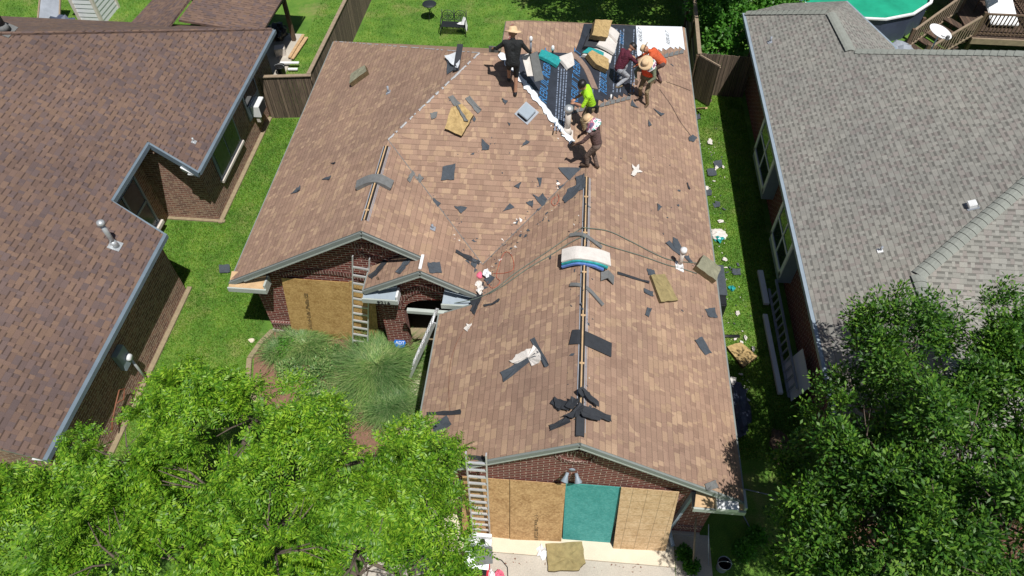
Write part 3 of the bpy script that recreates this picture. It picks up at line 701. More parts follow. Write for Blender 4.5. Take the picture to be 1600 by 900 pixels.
b = MB(); caps(b, A2, A1); caps(b, A1, (9.12, 6.3, A1[2])); caps(b, B3, B2); caps(b, B2, B1); caps(b, (6.82, 25.9, 2.5), B1)
part(b, 'ridge_cap', ['cap_rh', 'dark'], RHs)
b = MB(); rake(b, (6.75, 6.2, 2.45), (6.75, 25.95, 2.45), .12, .12, .07); rake(b, (10.58, 26.5, 2.8), (11.64, 23.5, 2.8), .08, .08, .04); rake(b, (11.64, 23.5, 2.8), (11.63, 21.7, 2.9), .08, .08, .04); part(b, 'gutter', 'bluegrey', RHs)
b = MB(); b.bb((7.2, 6.5, 0), (7.45, 25.4, 2.5)); b.bb((7.46, 25.2, 0), (10.2, 25.4, 2.5)); b.bb((11.2, 21.0, 0), (16.5, 21.2, 2.6)); b.bb((7.46, 6.5, 0), (15, 6.7, 2.4)); part(b, 'wall', 'brick', RHs)
part(MB().bb((6.8, 6.4, 2.28), (7.2, 25.5, 2.31)), 'soffit', 'bluegrey', RHs)
for (y0, y1, pn) in ((17.75, 19.95, 2), (14.15, 15.95, 1)):
    wb = part(MB().bb((6.82, y0, .5), (7.2, y1, 2.27)), 'box_window', 'bluegrey', RHs)
    b = MB(); b.bb((6.78, y0-.02, .75), (6.82, y0+.13, 2.26)); b.bb((6.78, y1-.13, .75), (6.82, y1+.02, 2.26)); b.bb((6.78, y0, .75), (6.82, y1, .9)); b.bb((6.785, (y0+y1)/2-.03, .9), (6.815, (y0+y1)/2+.03, 2.26)); b.bb((6.787, y0, 1.55), (6.813, y1, 1.61))
    sub(b, 'frame', 'white', wb); sub(MB().bb((6.805, y0+.1, .88), (6.819, y1-.1, 2.24)), 'pane', 'glass', wb)
# vents and flashing on the grey roof
def box_vent(k, px, py, label, w_=.30, mt='galv', yaw=0.0):
    p = PP(k, px, py, .0); n = PLN[k][0].normalized(); ex = Vector((0,1,0)) if k != 'F' else Vector((1,0,0)); ex = Matrix.Rotation(yaw, 3, n)@ex; ey = n.cross(ex); m = Matrix((ex, ey, n)).transposed()
    t = thing('roof_vent', p, label, 'roof vent')
    part(MB().box(p+n*.008, (w_*1.35, w_*1.35, .012), rot=m), 'flashing', 'tin', t)
    part(MB().box(p+n*.07, (w_, w_, .13), rot=m), 'hood', 'white' if mt == 'white' else 'bluegrey', t, bevel=.015)
    part(MB().box(p+n*.06-ey*(w_*.5+.003)*(1 if k != 'F' else 1), (w_*.86, .012, .09), rot=m), 'opening', 'dark', t)
    return t
box_vent('RH', 1519, 322, 'white box vent beside the hip of the grey roof', .2, 'white')
vent_pipe('roof_vent', 'RH', 1375, 392, .16, .03, 'small white plumbing vent low on the middle of the grey roof', 'white', 'tin', False)
vent_pipe('roof_vent', 'RH', 1203, 66, .22, .035, 'small plumbing vent near the back corner of the grey roof', 'tin', 'tin', False)
# satellite dish
p = Vector((11.62, 21.15, 3.8))
t = thing('satellite_dish', p, 'white oval satellite dish standing behind the grey roof ridge', 'satellite dish')
dm = Matrix.Rotation(R(14), 3, 'Y')@Matrix.Rotation(R(4), 3, 'X')
prof = [(.001, -.07), (.2, -.05), (.37, 0), (.375, .012), (.36, .01), (.19, -.035), (.001, -.055)]
part(MB().lathe(p+Vector((0, 0, 1.0)), prof, 26, rot=dm, caps=False), 'reflector', 'white', t, True)
part(MB().tube([p-Vector((0,0,.6)), p+Vector((0,0,.95))], .025, 8), 'mast', 'galv', t, True)
part(MB().tube([p+Vector((0,0,.9)), p+Vector((.05,-.42,1.05))], .012, 6).box(p+Vector((.05,-.45,1.07)), (.08,.08,.12)), 'feed_arm', 'scrapl', t)
# ================================================================== FENCES
def fence_run(name, a, c, h, label, t=None, th=.03, cap=True, group=None):
    a = Vector((*a, 0)); c = Vector((*c, 0)); t = thing(name, a, label, 'fence', group); d = (c-a); L = d.length; d.normalize()
    rr = random.Random(int(a.x*100)); nb = int(L/.14); b = MB(); ang = math.atan2(d.y, d.x)
    for i in range(nb):
        q = a+d*((i+.5)*.14); hh = h+rr.uniform(-.025, .025); b.box(q+Vector((0,0,hh/2)), (.132, .02, hh), ang+rr.uniform(-.03, .03))
    part(b, 'boards', 'fence', t)
    sdv = Vector((-d.y, d.x, 0))*.04; b = MB()
    for z in (.35, 1.0, h-.15): b.beam(a+sdv+Vector((0,0,z)), c+sdv+Vector((0,0,z)), .04, .09)
    part(b, 'rail', 'woodm', t)
    if cap: part(MB().beam(a+sdv*.4+Vector((0,0,h+.03)), c+sdv*.4+Vector((0,0,h+.03)), .14, .035), 'cap_rail', 'woodm', t)
    i = 0
    while i*2.4 < L:
        q = a+d*(i*2.4)+sdv*2; part(MB().bb((q.x-.045, q.y-.045, 0), (q.x+.045, q.y+.045, h-.02)), 'post', 'woodd', t); i += 1
    return t
fence_run('wood_fence', (-9.2, 21.5), (-8.85, 34.0), 1.8, 'weathered wood fence running back between the two left yards')
fence_run('wood_fence', (-10.95, 21.2), (-9.1, 21.45), 1.8, 'short dark wood fence across the grass strip beside the left house')
fence_run('wood_fence', (5.05, 24.0), (5.35, 34.0), 1.8, 'wood fence with pale top edge running back behind the right eave', cap=True)
fence_run('wood_fence', (5.1, 24.1), (7.1, 24.0), 1.8, 'dark wood fence closing the gap beside the grey roofed house', cap=False)
t = thing('wood_gate', (5.05, 23.9, 0), 'open weathered wood gate swung out over the side yard grass', 'gate')
b = MB(); d = Vector((.62, -.62, 0)).normalized()
for i in range(7):
    q = Vector((5.02, 23.9, .95))+d*(.07+i*.135); b.box(q, (.128, .02, 1.75), math.atan2(d.y, d.x))
part(b, 'boards', 'fence', t); q0 = Vector((5.02, 23.9, 0)); b = MB()
sd = Vector((.03, .03, 0))
for z in (.3, 1.8): b.beam(q0+sd+Vector((0,0,z)), q0+sd+d*.95+Vector((0,0,z)), .05, .09)
b.beam(q0+sd+Vector((0,0,.3)), q0+sd+d*.95+Vector((0,0,1.8)), .04, .08)
part(b, 'brace', 'woodm', t)

# ================================================================== BACK YARD FURNITURE
t = thing('garden_table', PZ(673, 30), 'small round black metal table on the back lawn', 'table'); p = Vector(t.location)
part(MB().lathe(p+Vector((0,0,.7)), [(.001, 0), (.3, 0), (.31, .02), (.3, .035), (.001, .035)], 22), 'table_top', 'iron', t, True)
for a in range(3):
    an = a*2.094+.4; e = Vector((math.cos(an), math.sin(an), 0))
    part(MB().tube([p+e*.28, p+e*.05+Vector((0,0,.34)), p-e*.2+Vector((0,0,.7))], .013, 6), 'leg', 'iron', t, True)
t = thing('garden_bench', (-4.8, 27.5, 0), 'black cast iron two seat bench with scrolled back on the back lawn', 'bench')
p = Vector((-4.82, 27.35, 0)); W_ = 1.05
b = MB()
for i in range(9): b.beam(p+Vector((-W_/2, .02+i*.05, .43)), p+Vector((W_/2, .02+i*.05, .43)), .035, .02)
part(b, 'seat', 'iron', t)
b = MB()
for cx in (-.265, .265):
    c = p+Vector((cx, .50, .68))
    pts = [c+Vector((.25*math.cos(a), .04*math.sin(a), .22*math.sin(a))) for a in [math.pi*2*i/20 for i in range(21)]]; b.tube(pts, .014, 6, caps=False)
    for s_ in (.16, .09):
        b.tube([c+Vector((s_*math.cos(a), 0, s_*.9*math.sin(a))) for a in [math.pi*2*i/14 for i in range(15)]], .01, 5, caps=False)
    for k in range(8):
        a = k*math.pi/4; b.tube([c, c+Vector((.24*math.cos(a), 0, .21*math.sin(a)))], .009, 5)
for x in (-W_/2, 0, W_/2): b.tube([p+Vector((x, .46, .4)), p+Vector((x, .54, .92))], .016, 6)
b.tube([p+Vector((-W_/2, .48, .5)), p+Vector((W_/2, .48, .5))], .012, 6)
part(b, 'backrest', 'iron', t, True)
for sx in (-1, 1):
    x = sx*W_/2
    part(MB().tube([p+Vector((x, .48, .66)), p+Vector((x, .2, .68)), p+Vector((x, .0, .62)), p+Vector((x, .02, .43))], .02, 6), 'armrest', 'iron', t, True)
    for yy in (0.0, .48): part(MB().tube([p+Vector((x, yy+.02, .43)), p+Vector((x+.02*sx, yy-.01 if yy < .1 else yy+.05, 0))], .02, 6), 'leg', 'iron', t, True)
b = MB(); q = p+Vector((.44, .1, .5)); rr = random.Random(2)
b.poly([q+Vector((-.12, 0, .0)), q+Vector((.06, -.04, .02)), q+Vector((.1, .1, .28)), q+Vector((-.02, .28, .22))]); b.poly([q+Vector((.06, -.04, .02)), q+Vector((.14, -.02, -.3)), q+Vector((.16, .14, -.1)), q+Vector((.1, .1, .28))])
b.poly([q+Vector((-.12, 0, 0)), q+Vector((-.3, .12, -.04)), q+Vector((-.2, .26, -.03)), q+Vector((-.02, .28, .0))])
solo(b, 'cloth', 'white', 'white cloth draped over the right arm of the iron bench', 'cloth')

# yard clutter behind the left house
def bucket(p, r, h, mt, label, name='bucket'):
    p = Vector(p); t = thing(name, p, label, 'bucket')
    part(MB().lathe(p, [(r*.82, 0), (r, h), (r*1.06, h), (r*1.06, h-.03), (r*1.0, h-.035)], 18, caps=False).lathe(p, [(.001, .01), (r*.82, .01)], 18, caps=False), 'shell', mt, t, True)
    part(MB().lathe(p, [(r*.95, h-.02), (r*.78, .03), (.001, .03)], 18, caps=False), 'inside', 'dark', t, True)
    part(MB().tube([p+Vector((r*1.05*math.cos(a), r*.9*math.sin(a)*.3-r*.2, h+.02+.05*math.sin(a))) for a in [math.pi*i/10 for i in range(11)]], .006, 5), 'handle', 'galv', t, True)
    return t
bucket(PZ(441, 117, 0), .19, .42, 'black', 'black bucket beside the short fence behind the left house')
bucket((4.42, 5.72, 0), .15, .36, 'tin', 'grey bucket on the dark ground by the right corner of the garage')
b = MB(); b.beam(PZ(479, 58, .1), PZ(456, 92, .1), .16, .04); o = solo(b, 'lumber', 'wood', 'long pale board lying on the patio by the post', 'lumber', bevel=.004)
b = MB(); b.beam(PZ(474, 54, .16), PZ(452, 90, .16), .12, .04); solo(b, 'lumber', 'wood', 'pale board lying on top of the other long board', 'lumber', bevel=.004)
b = MB(); b.beam(PZ(438, 98, .22), PZ(467, 98, .22), .12, .05); solo(b, 'lumber', 'white', 'white board across the far end of the pale boards', 'lumber', bevel=.004)
b = MB(); b.beam(PZ(450, 108, .1), PZ(465, 108, .1), .12, .05); solo(b, 'lumber', 'white', 'short white board nearest the black bucket', 'lumber', bevel=.004)
solo(MB().box(PZ(438, 80, .2), (.42, .36, .4), .3), 'storage_box', 'offwhite', 'cream cardboard box under the left house eave by the patio', 'box', bevel=.012)
def lump(name, c, r, mt, label, cat, seed=1, n=3, sq=.6):
    rr = random.Random(seed)
    jag = .5 if (mt in ('wrap', 'teal', 'soffit') and n == 2) else .22
    bm = bmesh.new(); bmesh.ops.create_icosphere(bm, subdivisions=n, radius=1)
    for v in bm.verts:
        v.co = Vector((v.co.x*r[0], v.co.y*r[1], max(-.2, v.co.z)*r[2]))*(1+rr.uniform(-jag, jag))
    b = MB(); b.add([v.co+Vector(c) for v in bm.verts], [tuple(x.index for x in f.verts) for f in bm.faces]); bm.free()
    return solo(b, name, mt, label, cat)
lump('folded_tarp', PZ(433, 52, .4), (.42, .5, .4), 'black', 'black crumpled tarp heap beside the patio post', 'tarp', 3)
lump('folded_tarp', (-21.6, 26.2, .3), (.7, .5, .45), 'poolw', 'dark blue tarp heap beside the white sided shed', 'tarp', 4)
# white sided shed, behind the left roof
t = thing('garden_shed', (-20.6, 27.6, 0), 'narrow white sided shed with cream corner boards beyond the left roof', 'shed')
x0, x1, y0, y1 = -21.15, -20.2, 26.9, 28.4
b = MB()
for i in range(13):
    z = i*.2; b.slab([(x0, y0-.02, z), (x1, y0-.02, z), (x1, y0, z+.2), (x0, y0, z+.2)], .01, 0, nrm=(0,-1,.1)); b.slab([(x1+.02, y0, z), (x1+.02, y1, z), (x1, y1, z+.2), (x1, y0, z+.2)], .01, 0, nrm=(1,0,.1))
b.bb((x0+.02, y0+.02, 0), (x1-.02, y1, 2.6)); part(b, 'siding', 'soffit', t)
b = MB()
for (x, y) in ((x0, y0), (x1, y0), (x1, y1)): b.bb((x-.06, y-.06, 0), (x+.06, y+.06, 2.62))
part(b, 'corner_board', 'offwhite', t); part(MB().slab([(x0-.2, y0-.2, 2.6), (x1+.2, y0-.2, 2.6), (x1+.2, y1+.2, 2.9), (x0-.2, y1+.2, 2.9)], .08), 'roof', 'scrapl', t)
gt = thing('cold_frame', (-22.4, 27, 0), 'leaning glass frame in the yard clutter left of the white shed', 'cold frame')
part(MB().slab([(-22.9, 26.3, .05), (-21.9, 26.3, .05), (-22.0, 27.6, 1.0), (-22.9, 27.6, 1.0)], .02), 'pane', 'tin', gt)
part(MB().beam((-22.9, 26.3, .06), (-21.9, 26.3, .06), .06, .06).beam((-22.9, 26.3, .06), (-22.9, 27.6, 1.02), .06, .06).beam((-21.9, 26.3, .06), (-22.0, 27.6, 1.02), .06, .06).beam((-22.9, 27.6, 1.02), (-22.0, 27.6, 1.02), .06, .06), 'frame', 'woodm', gt)

# ================================================================== POOL AND DECK
t = thing('swimming_pool', (13, 31.5, 0), 'round above ground pool with green water behind the grey roof', 'pool')
c = Vector((12.4, 31.6, 0)); r = 3.45; n = 16
ring = lambda rr_, z: [c+Vector((rr_*math.cos(2*math.pi*(i+.5)/n), rr_*math.sin(2*math.pi*(i+.5)/n), z)) for i in range(n)]
b = MB(); lo, hi = ring(r, 0), ring(r, 1.2); b.add(lo+hi, [(i, (i+1) % n, n+(i+1) % n, n+i) for i in range(n)]); part(b, 'pool_wall', 'poolw', t)
b = MB(); a_, e_ = ring(r-.02, 1.22), ring(r+.1, 1.22); a2, e2 = ring(r-.02, 1.16), ring(r+.1, 1.16)
b.add(a_+e_+a2+e2, [(i, (i+1) % n, n+(i+1) % n, n+i) for i in range(n)]+[(n+i, n+(i+1) % n, 3*n+(i+1) % n, 3*n+i) for i in range(n)]+[(2*n+i, 2*n+(i+1) % n, (i+1) % n, i) for i in range(n)]); part(b, 'rim', 'white', t)
part(MB().poly(ring(r-.02, 1.05)), 'water', 'pooll', t)
t = thing('wood_deck', (17, 28.5, 0), 'dark wooden deck with baluster railings and stairs beside the pool', 'deck')
part(MB().bb((16.3, 27.3, 1.0), (23.5, 33, 1.08)), 'platform', 'deckboards', t); part(MB().bb((16.3, 27.2, .84), (23.5, 27.28, 1.08)), 'rim_board', 'woodm', t)
def railing(t, a, c_, z0, z1, n, mt='woodd'):
    a = Vector(a); c_ = Vector(c_); b = MB()
    b.beam(a+Vector((0,0,z1)), c_+Vector((0,0,z1)), .09, .05); b.beam(a+Vector((0,0,z0+.08)), c_+Vector((0,0,z0+.08)), .05, .05)
    for i in range(n+1):
        q = a.lerp(c_, i/n); b.beam(q+Vector((0,0,z0)), q+Vector((0,0,z1)), .035, .035)
    part(b, 'railing', mt, t)
for (a, c_, n, mt_) in [((16.4, 27.4, 1.08), (23.3, 27.4, 1.08), 46, 'woodd'), ((16.4, 29.4, 1.08), (16.4, 32.8, 1.08), 22, 'woodd'), ((18.9, 27.5, 1.08), (18.9, 31.5, 1.08), 26, 'woodd'), ((14.5, 26.5, .1), (16.3, 27.35, 1.0), 14, 'woodm'), ((14.1, 27.6, .1), (16.3, 29.2, 1.0), 18, 'woodm'), ((16.5, 30.2, 1.08), (22.5, 30.2, 1.08), 40, 'woodd')]:
    railing(t, a, c_, .05, .95, n, mt_)
b = MB()
for i in range(6):
    q = Vector((14.35, 27.1, .1)).lerp(Vector((16.15, 28.3, .96)), i/5); b.box(q, (.34, 1.55, .05), R(32))
part(b, 'steps', 'deckboards', t)
for q in ((16.4, 27.4), (18.9, 27.4), (21.6, 27.4), (16.4, 29.3), (14.4, 26.5), (14.1, 27.6), (14.75, 28.5)): part(MB().bb((q[0]-.06, q[1]-.06, 0), (q[0]+.06, q[1]+.06, 2.1 if q[0] > 16 else 1.15)), 'post', 'woodd', t)
solo(MB().slab([(17.2, 28.0, 1.3), (18.3, 28.0, 1.3), (18.3, 29.6, 1.75), (17.2, 29.6, 1.75)], .12), 'deck_lounger', 'white', 'white lounge cushion on the deck behind the railing', 'lounger', bevel=.03)
solo(MB().lathe((20.0, 28.2, 1.09), [(.001, 0), (.22, 0), (.3, .4), (.33, .4), (.33, .44), (.28, .44), (.25, .3), (.001, .3)], 16), 'clay_pot', mat('terracotta', (.42, .15, .08), .8, .2), 'terracotta pot on the deck at the right edge', 'pot', smooth=True)
t = thing('patio_umbrella', (17.0, 29.3, 1.08), 'pale canvas parasol standing on the deck above the stairs', 'parasol')
part(MB().tube([(17.0, 29.3, 1.08), (17.0, 29.3, 3.1)], .025, 8), 'pole', 'woodd', t, True)
cn = []
for i in range(8): cn.append((17.0+1.0*math.cos(i*math.pi/4+.3), 29.3+1.0*math.sin(i*math.pi/4+.3), 2.5))
b = MB(); b.add(cn+[(17.0, 29.3, 3.0)]+[(x, y, z-.02) for x, y, z in cn], [(i, (i+1) % 8, 8) for i in range(8)]+[(9+i, 9+(i+1) % 8, (i+1) % 8, i) for i in range(8)]); part(b, 'canopy', 'soffit', t)
lump('pool_cover', (13.7, 26.9, .2), (.8, 1.0, .45), 'tin', 'grey pool cover heaped against the pool', 'cover', 9)

# ================================================================== LEANING BOARDS
def leaning(name, pb, pt_, yt, mt, label, grp, th=.015, zb=.056):
    q = [PZ(*pb[0], zb), PZ(*pb[1], zb), PY(*pt_[1], yt), PY(*pt_[0], yt)]
    q[2].z = q[3].z = (q[2].z+q[3].z)/2
    n = (q[1]-q[0]).cross(q[3]-q[0]).normalized()
    if n.y > 0: n = -n
    return solo(MB().slab(q, th, 0, nrm=n), name, mt, label, 'board', grp)
GB = 'boards leaning over the garage door'
leaning('strand_board', [(722, 834), (796, 842)], [(722, 744), (796, 751)], 6.42, 'osb2', 'orange brown strand board behind the ladder, leftmost at the garage door', GB)
leaning('strand_board', [(797, 843), (877, 846)], [(797, 750), (884, 757)], 6.40, 'osb2', 'orange brown strand board with a dark stamp line, just left of the teal board', GB)
leaning('strand_board', [(879, 842.5), (953, 848)], [(884, 755), (972, 762)], 6.42, 'osbteal', 'teal painted board leaning at the garage door', GB)
leaning('strand_board', [(958, 857), (1040, 861)], [(971, 761), (1061, 770)], 6.38, 'osbgrid', 'pale board with a drawn grid, rightmost at the garage door', GB)
WB = 'boards covering the front window'
leaning('strand_board', [(458, 526), (553, 531)], [(440, 436), (545, 440)], 11.42, 'osb', 'wide tan strand board leaning over the front window', WB, zb=.01)
leaning('strand_board', [(549, 531), (592, 531)], [(546, 440), (584, 442)], 11.44, 'osb', 'narrow tan strand board half hidden behind the ladder', WB, zb=.01)
# stamped print on the boards
sb = [o for o in col.objects if o.name.startswith('strand_board')]
def stamp(o, p0, p1, wd_, nm='print_stamp'):
    b = MB(); p0 = Vector(p0); p1 = Vector(p1); u = 0; rr = random.Random(int(p0.x*100))
    while u < 1:
        v_ = min(1, u+rr.uniform(.012, .03))
        for k in (-1, 0, 1):
            if rr.random() < .7: b.beam(p0.lerp(p1, u)+Vector((k*wd_, 0, 0)), p0.lerp(p1, v_)+Vector((k*wd_, 0, 0)), wd_*.7, .002, up=(0, -1, .1))
        u = v_+rr.uniform(.008, .02)
    sub(b, nm, 'foamdark', o)
stamp(sb[1], PZ(838, 843, .15)+Vector((0, -.004, 0)), PY(838, 765, 6.36)+Vector((0, -.012, 0)), .028)
stamp(sb[4], PZ(487, 524, .1)+Vector((0, -.01, 0)), PY(478, 458, 11.37)+Vector((0, -.01, 0)), .035)
# downspout and rods on the right pier of the garage
t = thing('downspout', (3.2, 6.4, 0), 'dark downspout on the garage pier beside the pale board', 'downspout')
part(MB().beam((3.35, 6.42, 2.35), (3.18, 6.40, .35), .09, .07), 'pipe', 'bluegrey', t); part(MB().beam((3.18, 6.40, .35), (3.3, 6.1, .1), .09, .07), 'outlet', 'bluegrey', t)
solo(MB().tube([(3.75, 5.6, .03), (3.66, 6.4, 1.15)], .022, 8), 'wood_pole', 'woodm', 'weathered pole leaning on the right garage pier', 'pole', smooth=True)
solo(MB().tube([(4.12, 5.75, .03), (4.02, 6.42, .8)], .012, 8), 'metal_rod', 'galv', 'thin metal rod leaning beside the weathered pole', 'rod', smooth=True)
# floodlight under the garage gable
t = thing('floodlight', (.72, 6.4, 3.0), 'grey twin floodlight under the garage gable', 'floodlight')
part(MB().lathe((.72, 6.48, 3.05), [(.07, 0), (.07, .03), (.001, .035)], 14, rot=Matrix.Rotation(R(90), 3, 'X')), 'base', 'bluegrey', t, True)
for sx in (-1, 1):
    dm = Matrix.Rotation(R(20*sx), 3, 'Z')@Matrix.Rotation(R(125), 3, 'X')
    part(MB().lathe((.72+.09*sx, 6.40, 3.03), [(.035, 0), (.04, .08), (.085, .2), (.08, .21), (.001, .17)], 14, rot=dm), 'lamp_head', 'bluegrey', t, True)

# ================================================================== LADDERS
def ladder(base, top, w, label, n=None, side=(1,0,0), mt='alu', feet=True):
    base = Vector(base); top = Vector(top); d = top-base; L = d.length; d.normalize(); sd = Vector(side)-d*Vector(side).dot(d); sd.normalize(); nn = sd.cross(d)
    t = thing('ladder', base, label, 'ladder', 'ladders leaning on the houses')
    for s_ in (-1, 1):
        part(MB().beam(base+sd*(s_*w/2), top+sd*(s_*w/2), .028, .075, up=nn), 'rail', mt, t)
        if feet: part(MB().box(base+sd*(s_*w/2)+Vector((0,0,.02)), (.07, .1, .04)), 'foot', 'black', t)
    k = n or int(L/.305)
    for i in range(k):
        q = base+d*(.2+i*(L-.3)/k); part(MB().beam(q-sd*(w/2), q+sd*(w/2), .045, .04, up=nn), 'rung', mt, t)
    return t
ladder(PZ(563, 551), (-4.72, 11.35, 3.72), .42, 'aluminium ladder standing in the ornamental grass against the front window boards')
ladder((-3.75, 10.25, .02), (-2.72, 10.2, 3.05), .42, 'aluminium ladder beside the walkway leaning on the left eave of the garage', side=(0, 1, 0))
ladder((-1.22, 5.92, .06), (-1.22, 6.13, 4.15), .40, 'aluminium ladder at the left end of the garage boards')
t = ladder((6.72, 10.4, .35), (6.72, 14.2, .35), .45, 'aluminium ladder lying on its side along the grey roofed house', side=(.2, 0, 1), mt='tin', feet=False)
b = MB(); b.beam((6.46, 10.5, .12), (6.42, 13.2, .1), .13, .1); solo(b, 'gutter_piece', 'soffit', 'long pale gutter length on the shaded ground below the lying ladder', 'gutter')
solo(MB().beam((6.52, 13.6, .12), (6.5, 14.9, .12), .16, .1), 'gutter_piece', 'soffit', 'short pale gutter length below the second bay window', 'gutter')
solo(MB().slab([(6.72, 10.3, .1), (6.98, 10.3, .9), (6.98, 11.5, .9), (6.72, 11.5, .1)], .015), 'panel', 'soffit', 'pale flat panel leaning beside the ladder along the grey roofed house', 'panel')

# ================================================================== GARAGE LEFT FOOT: hoist carriage, red bin etc.
t = thing('hoist_carriage', (-1.2, 5.6, 0), 'white metal carriage at the foot of the left garage ladder', 'hoist')
part(MB().bb((-1.5, 5.55, .35), (-.95, 5.8, .55)).bb((-1.5, 5.72, .55), (-.95, 5.8, .75)), 'frame', 'white', t, bevel=.01)
part(MB().bb((-1.48, 5.3, .62), (-.94, 5.56, .66)), 'tray', 'tin', t); part(MB().lathe((-1.15, 5.66, .56), [(.06, 0), (.06, .05), (.001, .06)], 12), 'pulley', 'dark', t, True)
b = MB(); b.bb((-1.5, 5.45, 0), (-1.44, 5.51, .6)); b.bb((-1.0, 5.45, 0), (-.94, 5.51, .6)); part(b, 'leg', 'galv', t)
solo(MB().slab([(-1.5, 5.02, .70), (-.95, 5.0, .70), (-.95, 5.34, .82), (-1.5, 5.34, .82)], .02), 'metal_sheet', 'galv', 'pale metal sheet sloping off the hoist carriage', 'metal sheet')
solo(MB().slab([(-1.22, 5.05, .76), (-.86, 5.12, .80), (-.90, 5.46, .90), (-1.30, 5.36, .88)], .015), 'shingle_scrap', 'scrapl', 'grey shingle lying on the metal sheet by the garage ladder', 'shingle', 'shingle scraps')
t = thing('red_bin', (-1.2, 5.1, 0), 'red plastic bin below the metal sheet on the driveway', 'bin')
part(MB().bb((-1.85, 4.9, 0), (-.95, 5.3, .42)), 'shell', 'red', t, bevel=.03); part(MB().bb((-1.8, 4.95, .425), (-1.0, 5.25, .43)), 'inside', 'dark', t)
lump('pink_cloth', (-.72, 5.0, .1), (.13, .2, .12), 'pink', 'pink crumpled wrap beside the red bin', 'wrap', 11)
lump('white_bag', (-.92, 4.98, .2), (.1, .18, .2), 'soffit', 'pale plastic bag between the red bin and pink wrap', 'bag', 12)
solo(MB().tube([(-.9, 5.5, .06), (-.7, 5.45, .05), (-.55, 5.3, .05), (-.5, 4.9, .05)], .012, 6), 'cable', 'black', 'black cord curving over the driveway beside the pink wrap', 'cord', smooth=True)
# foam pads
def foam(k, px, th, mt, label, name='foam_pad', lift=0.0, side='foamdark', tilt=None):
    n = PLN[k][0].normalized(); q = [PP(k, x, y, th+lift) for x, y in px]
    if tilt: q = [p_+Vector((0, 0, tl)) for p_, tl in zip(q, tilt)]
    # subdivide outline with wobble so that the block is not a clean prism
    rr = random.Random(int(px[0][0])); out = []
    for i in range(len(q)):
        a = q[i]; c_ = q[(i+1) % len(q)]
        for j in range(5):
            p_ = a.lerp(c_, j/5); out.append(p_+Vector((rr.uniform(-.012, .012), rr.uniform(-.012, .012), rr.uniform(-.006, .006))))
    m_ = len(out); ce = sum(out, Vector())/m_; b = MB(); low = [p_-n*th for p_ in out]
    rings = [[ce.lerp(p_, f)+n*(.012*rr.uniform(-1, 1)) for p_ in out] for f in (.35, .7)]
    b.add([ce]+rings[0]+rings[1]+out, [(0, 1+i, 1+(i+1) % m_) for i in range(m_)]+[(1+i, 1+m_+i, 1+m_+(i+1) % m_, 1+(i+1) % m_) for i in range(m_)]+[(1+m_+i, 1+2*m_+i, 1+2*m_+(i+1) % m_, 1+m_+(i+1) % m_) for i in range(m_)], 0)
    b.add(out+low, [(i, m_+i, m_+(i+1) % m_, (i+1) % m_) for i in range(m_)]+[tuple(m_+i for i in reversed(range(m_)))], 1)
    return solo(b, name, [mt, side], label, 'foam pad', 'roofers foam pads')
foam('L', [(550, 136), (553, 120), (574, 107), (577, 116)], .14, 'foamg', 'grey green foam block near the back of the left roof slope')
foam('F', [(696, 203), (706, 170), (722, 165), (740, 182), (722, 215)], .11, 'foam', 'tan foam block under grey shingle strips near the top of the front slope')
foam('R', [(1014, 432), (1036, 431), (1056, 471), (1029, 474)], .08, 'foamo', 'long tan foam block on the middle of the right slope')
foam('R', [(1082, 421), (1093, 403), (1120, 422), (1113, 444)], .16, 'foamg', 'olive foam block at the right eave beside the white pipe')
foam('G', [(1134, 545), (1156, 538), (1182, 560), (1160, 577)], .12, 'foam', 'tan foam block on the grass strip below the right eave')
foam('G', [(853, 853), (909, 848), (914, 882), (903, 893), (857, 895)], .12, 'foamo', 'dark olive foam slab on the driveway in front of the teal board')
foam('R', [(913, 71), (918, 46), (945, 47), (937, 74)], .16, 'foam', 'tan foam block on the stack of shingle bundles by the crew', lift=.25)
foam('R', [(912, 92), (919, 86), (945, 100), (944, 117), (925, 108)], .15, 'foam', 'tan foam block lying just below the shingle bundles', lift=.06)

# ================================================================== ROOF FURNITURE
box_vent('F', 823, 177, 'grey metal box vent at the edge of the black underlayment', .34, 'galv', R(-38))
vent_pipe('roof_vent', 'R', 886, 207, .75, .075, 'white flue pipe with round cap beside the underlayment', 'offwhite', 'offwhite')
vent_pipe('roof_vent', 'R', 1061, 417, .62, .055, 'white plumbing pipe with dome cap near the right eave', 'white', 'offwhite', 'white')
vent_pipe('roof_vent', 'L', 607, 145, .22, .03, 'small grey vent pipe on the left roof slope', 'tin', 'tin', False)
vent_pipe('roof_vent', 'WR', 676, 357, .14, .03, 'stub vent pipe beside the valley above the porch', 'tin', 'tin', False)
vent_pipe('roof_vent', 'R', 863, 91, .32, .03, 'short black capped pipe behind the shingle bundles', 'scrapl', 'black', 'white')
vent_pipe('roof_vent', 'R', 829, 84, .45, .03, 'thin pipe at the ridge beside the man in black', 'scrapl', 'tin', 'white')
vent_pipe('roof_vent', 'R', 954, 157, .2, .025, 'thin white pipe stub at the lower edge of the underlayment', 'scrapl', 'white', False)

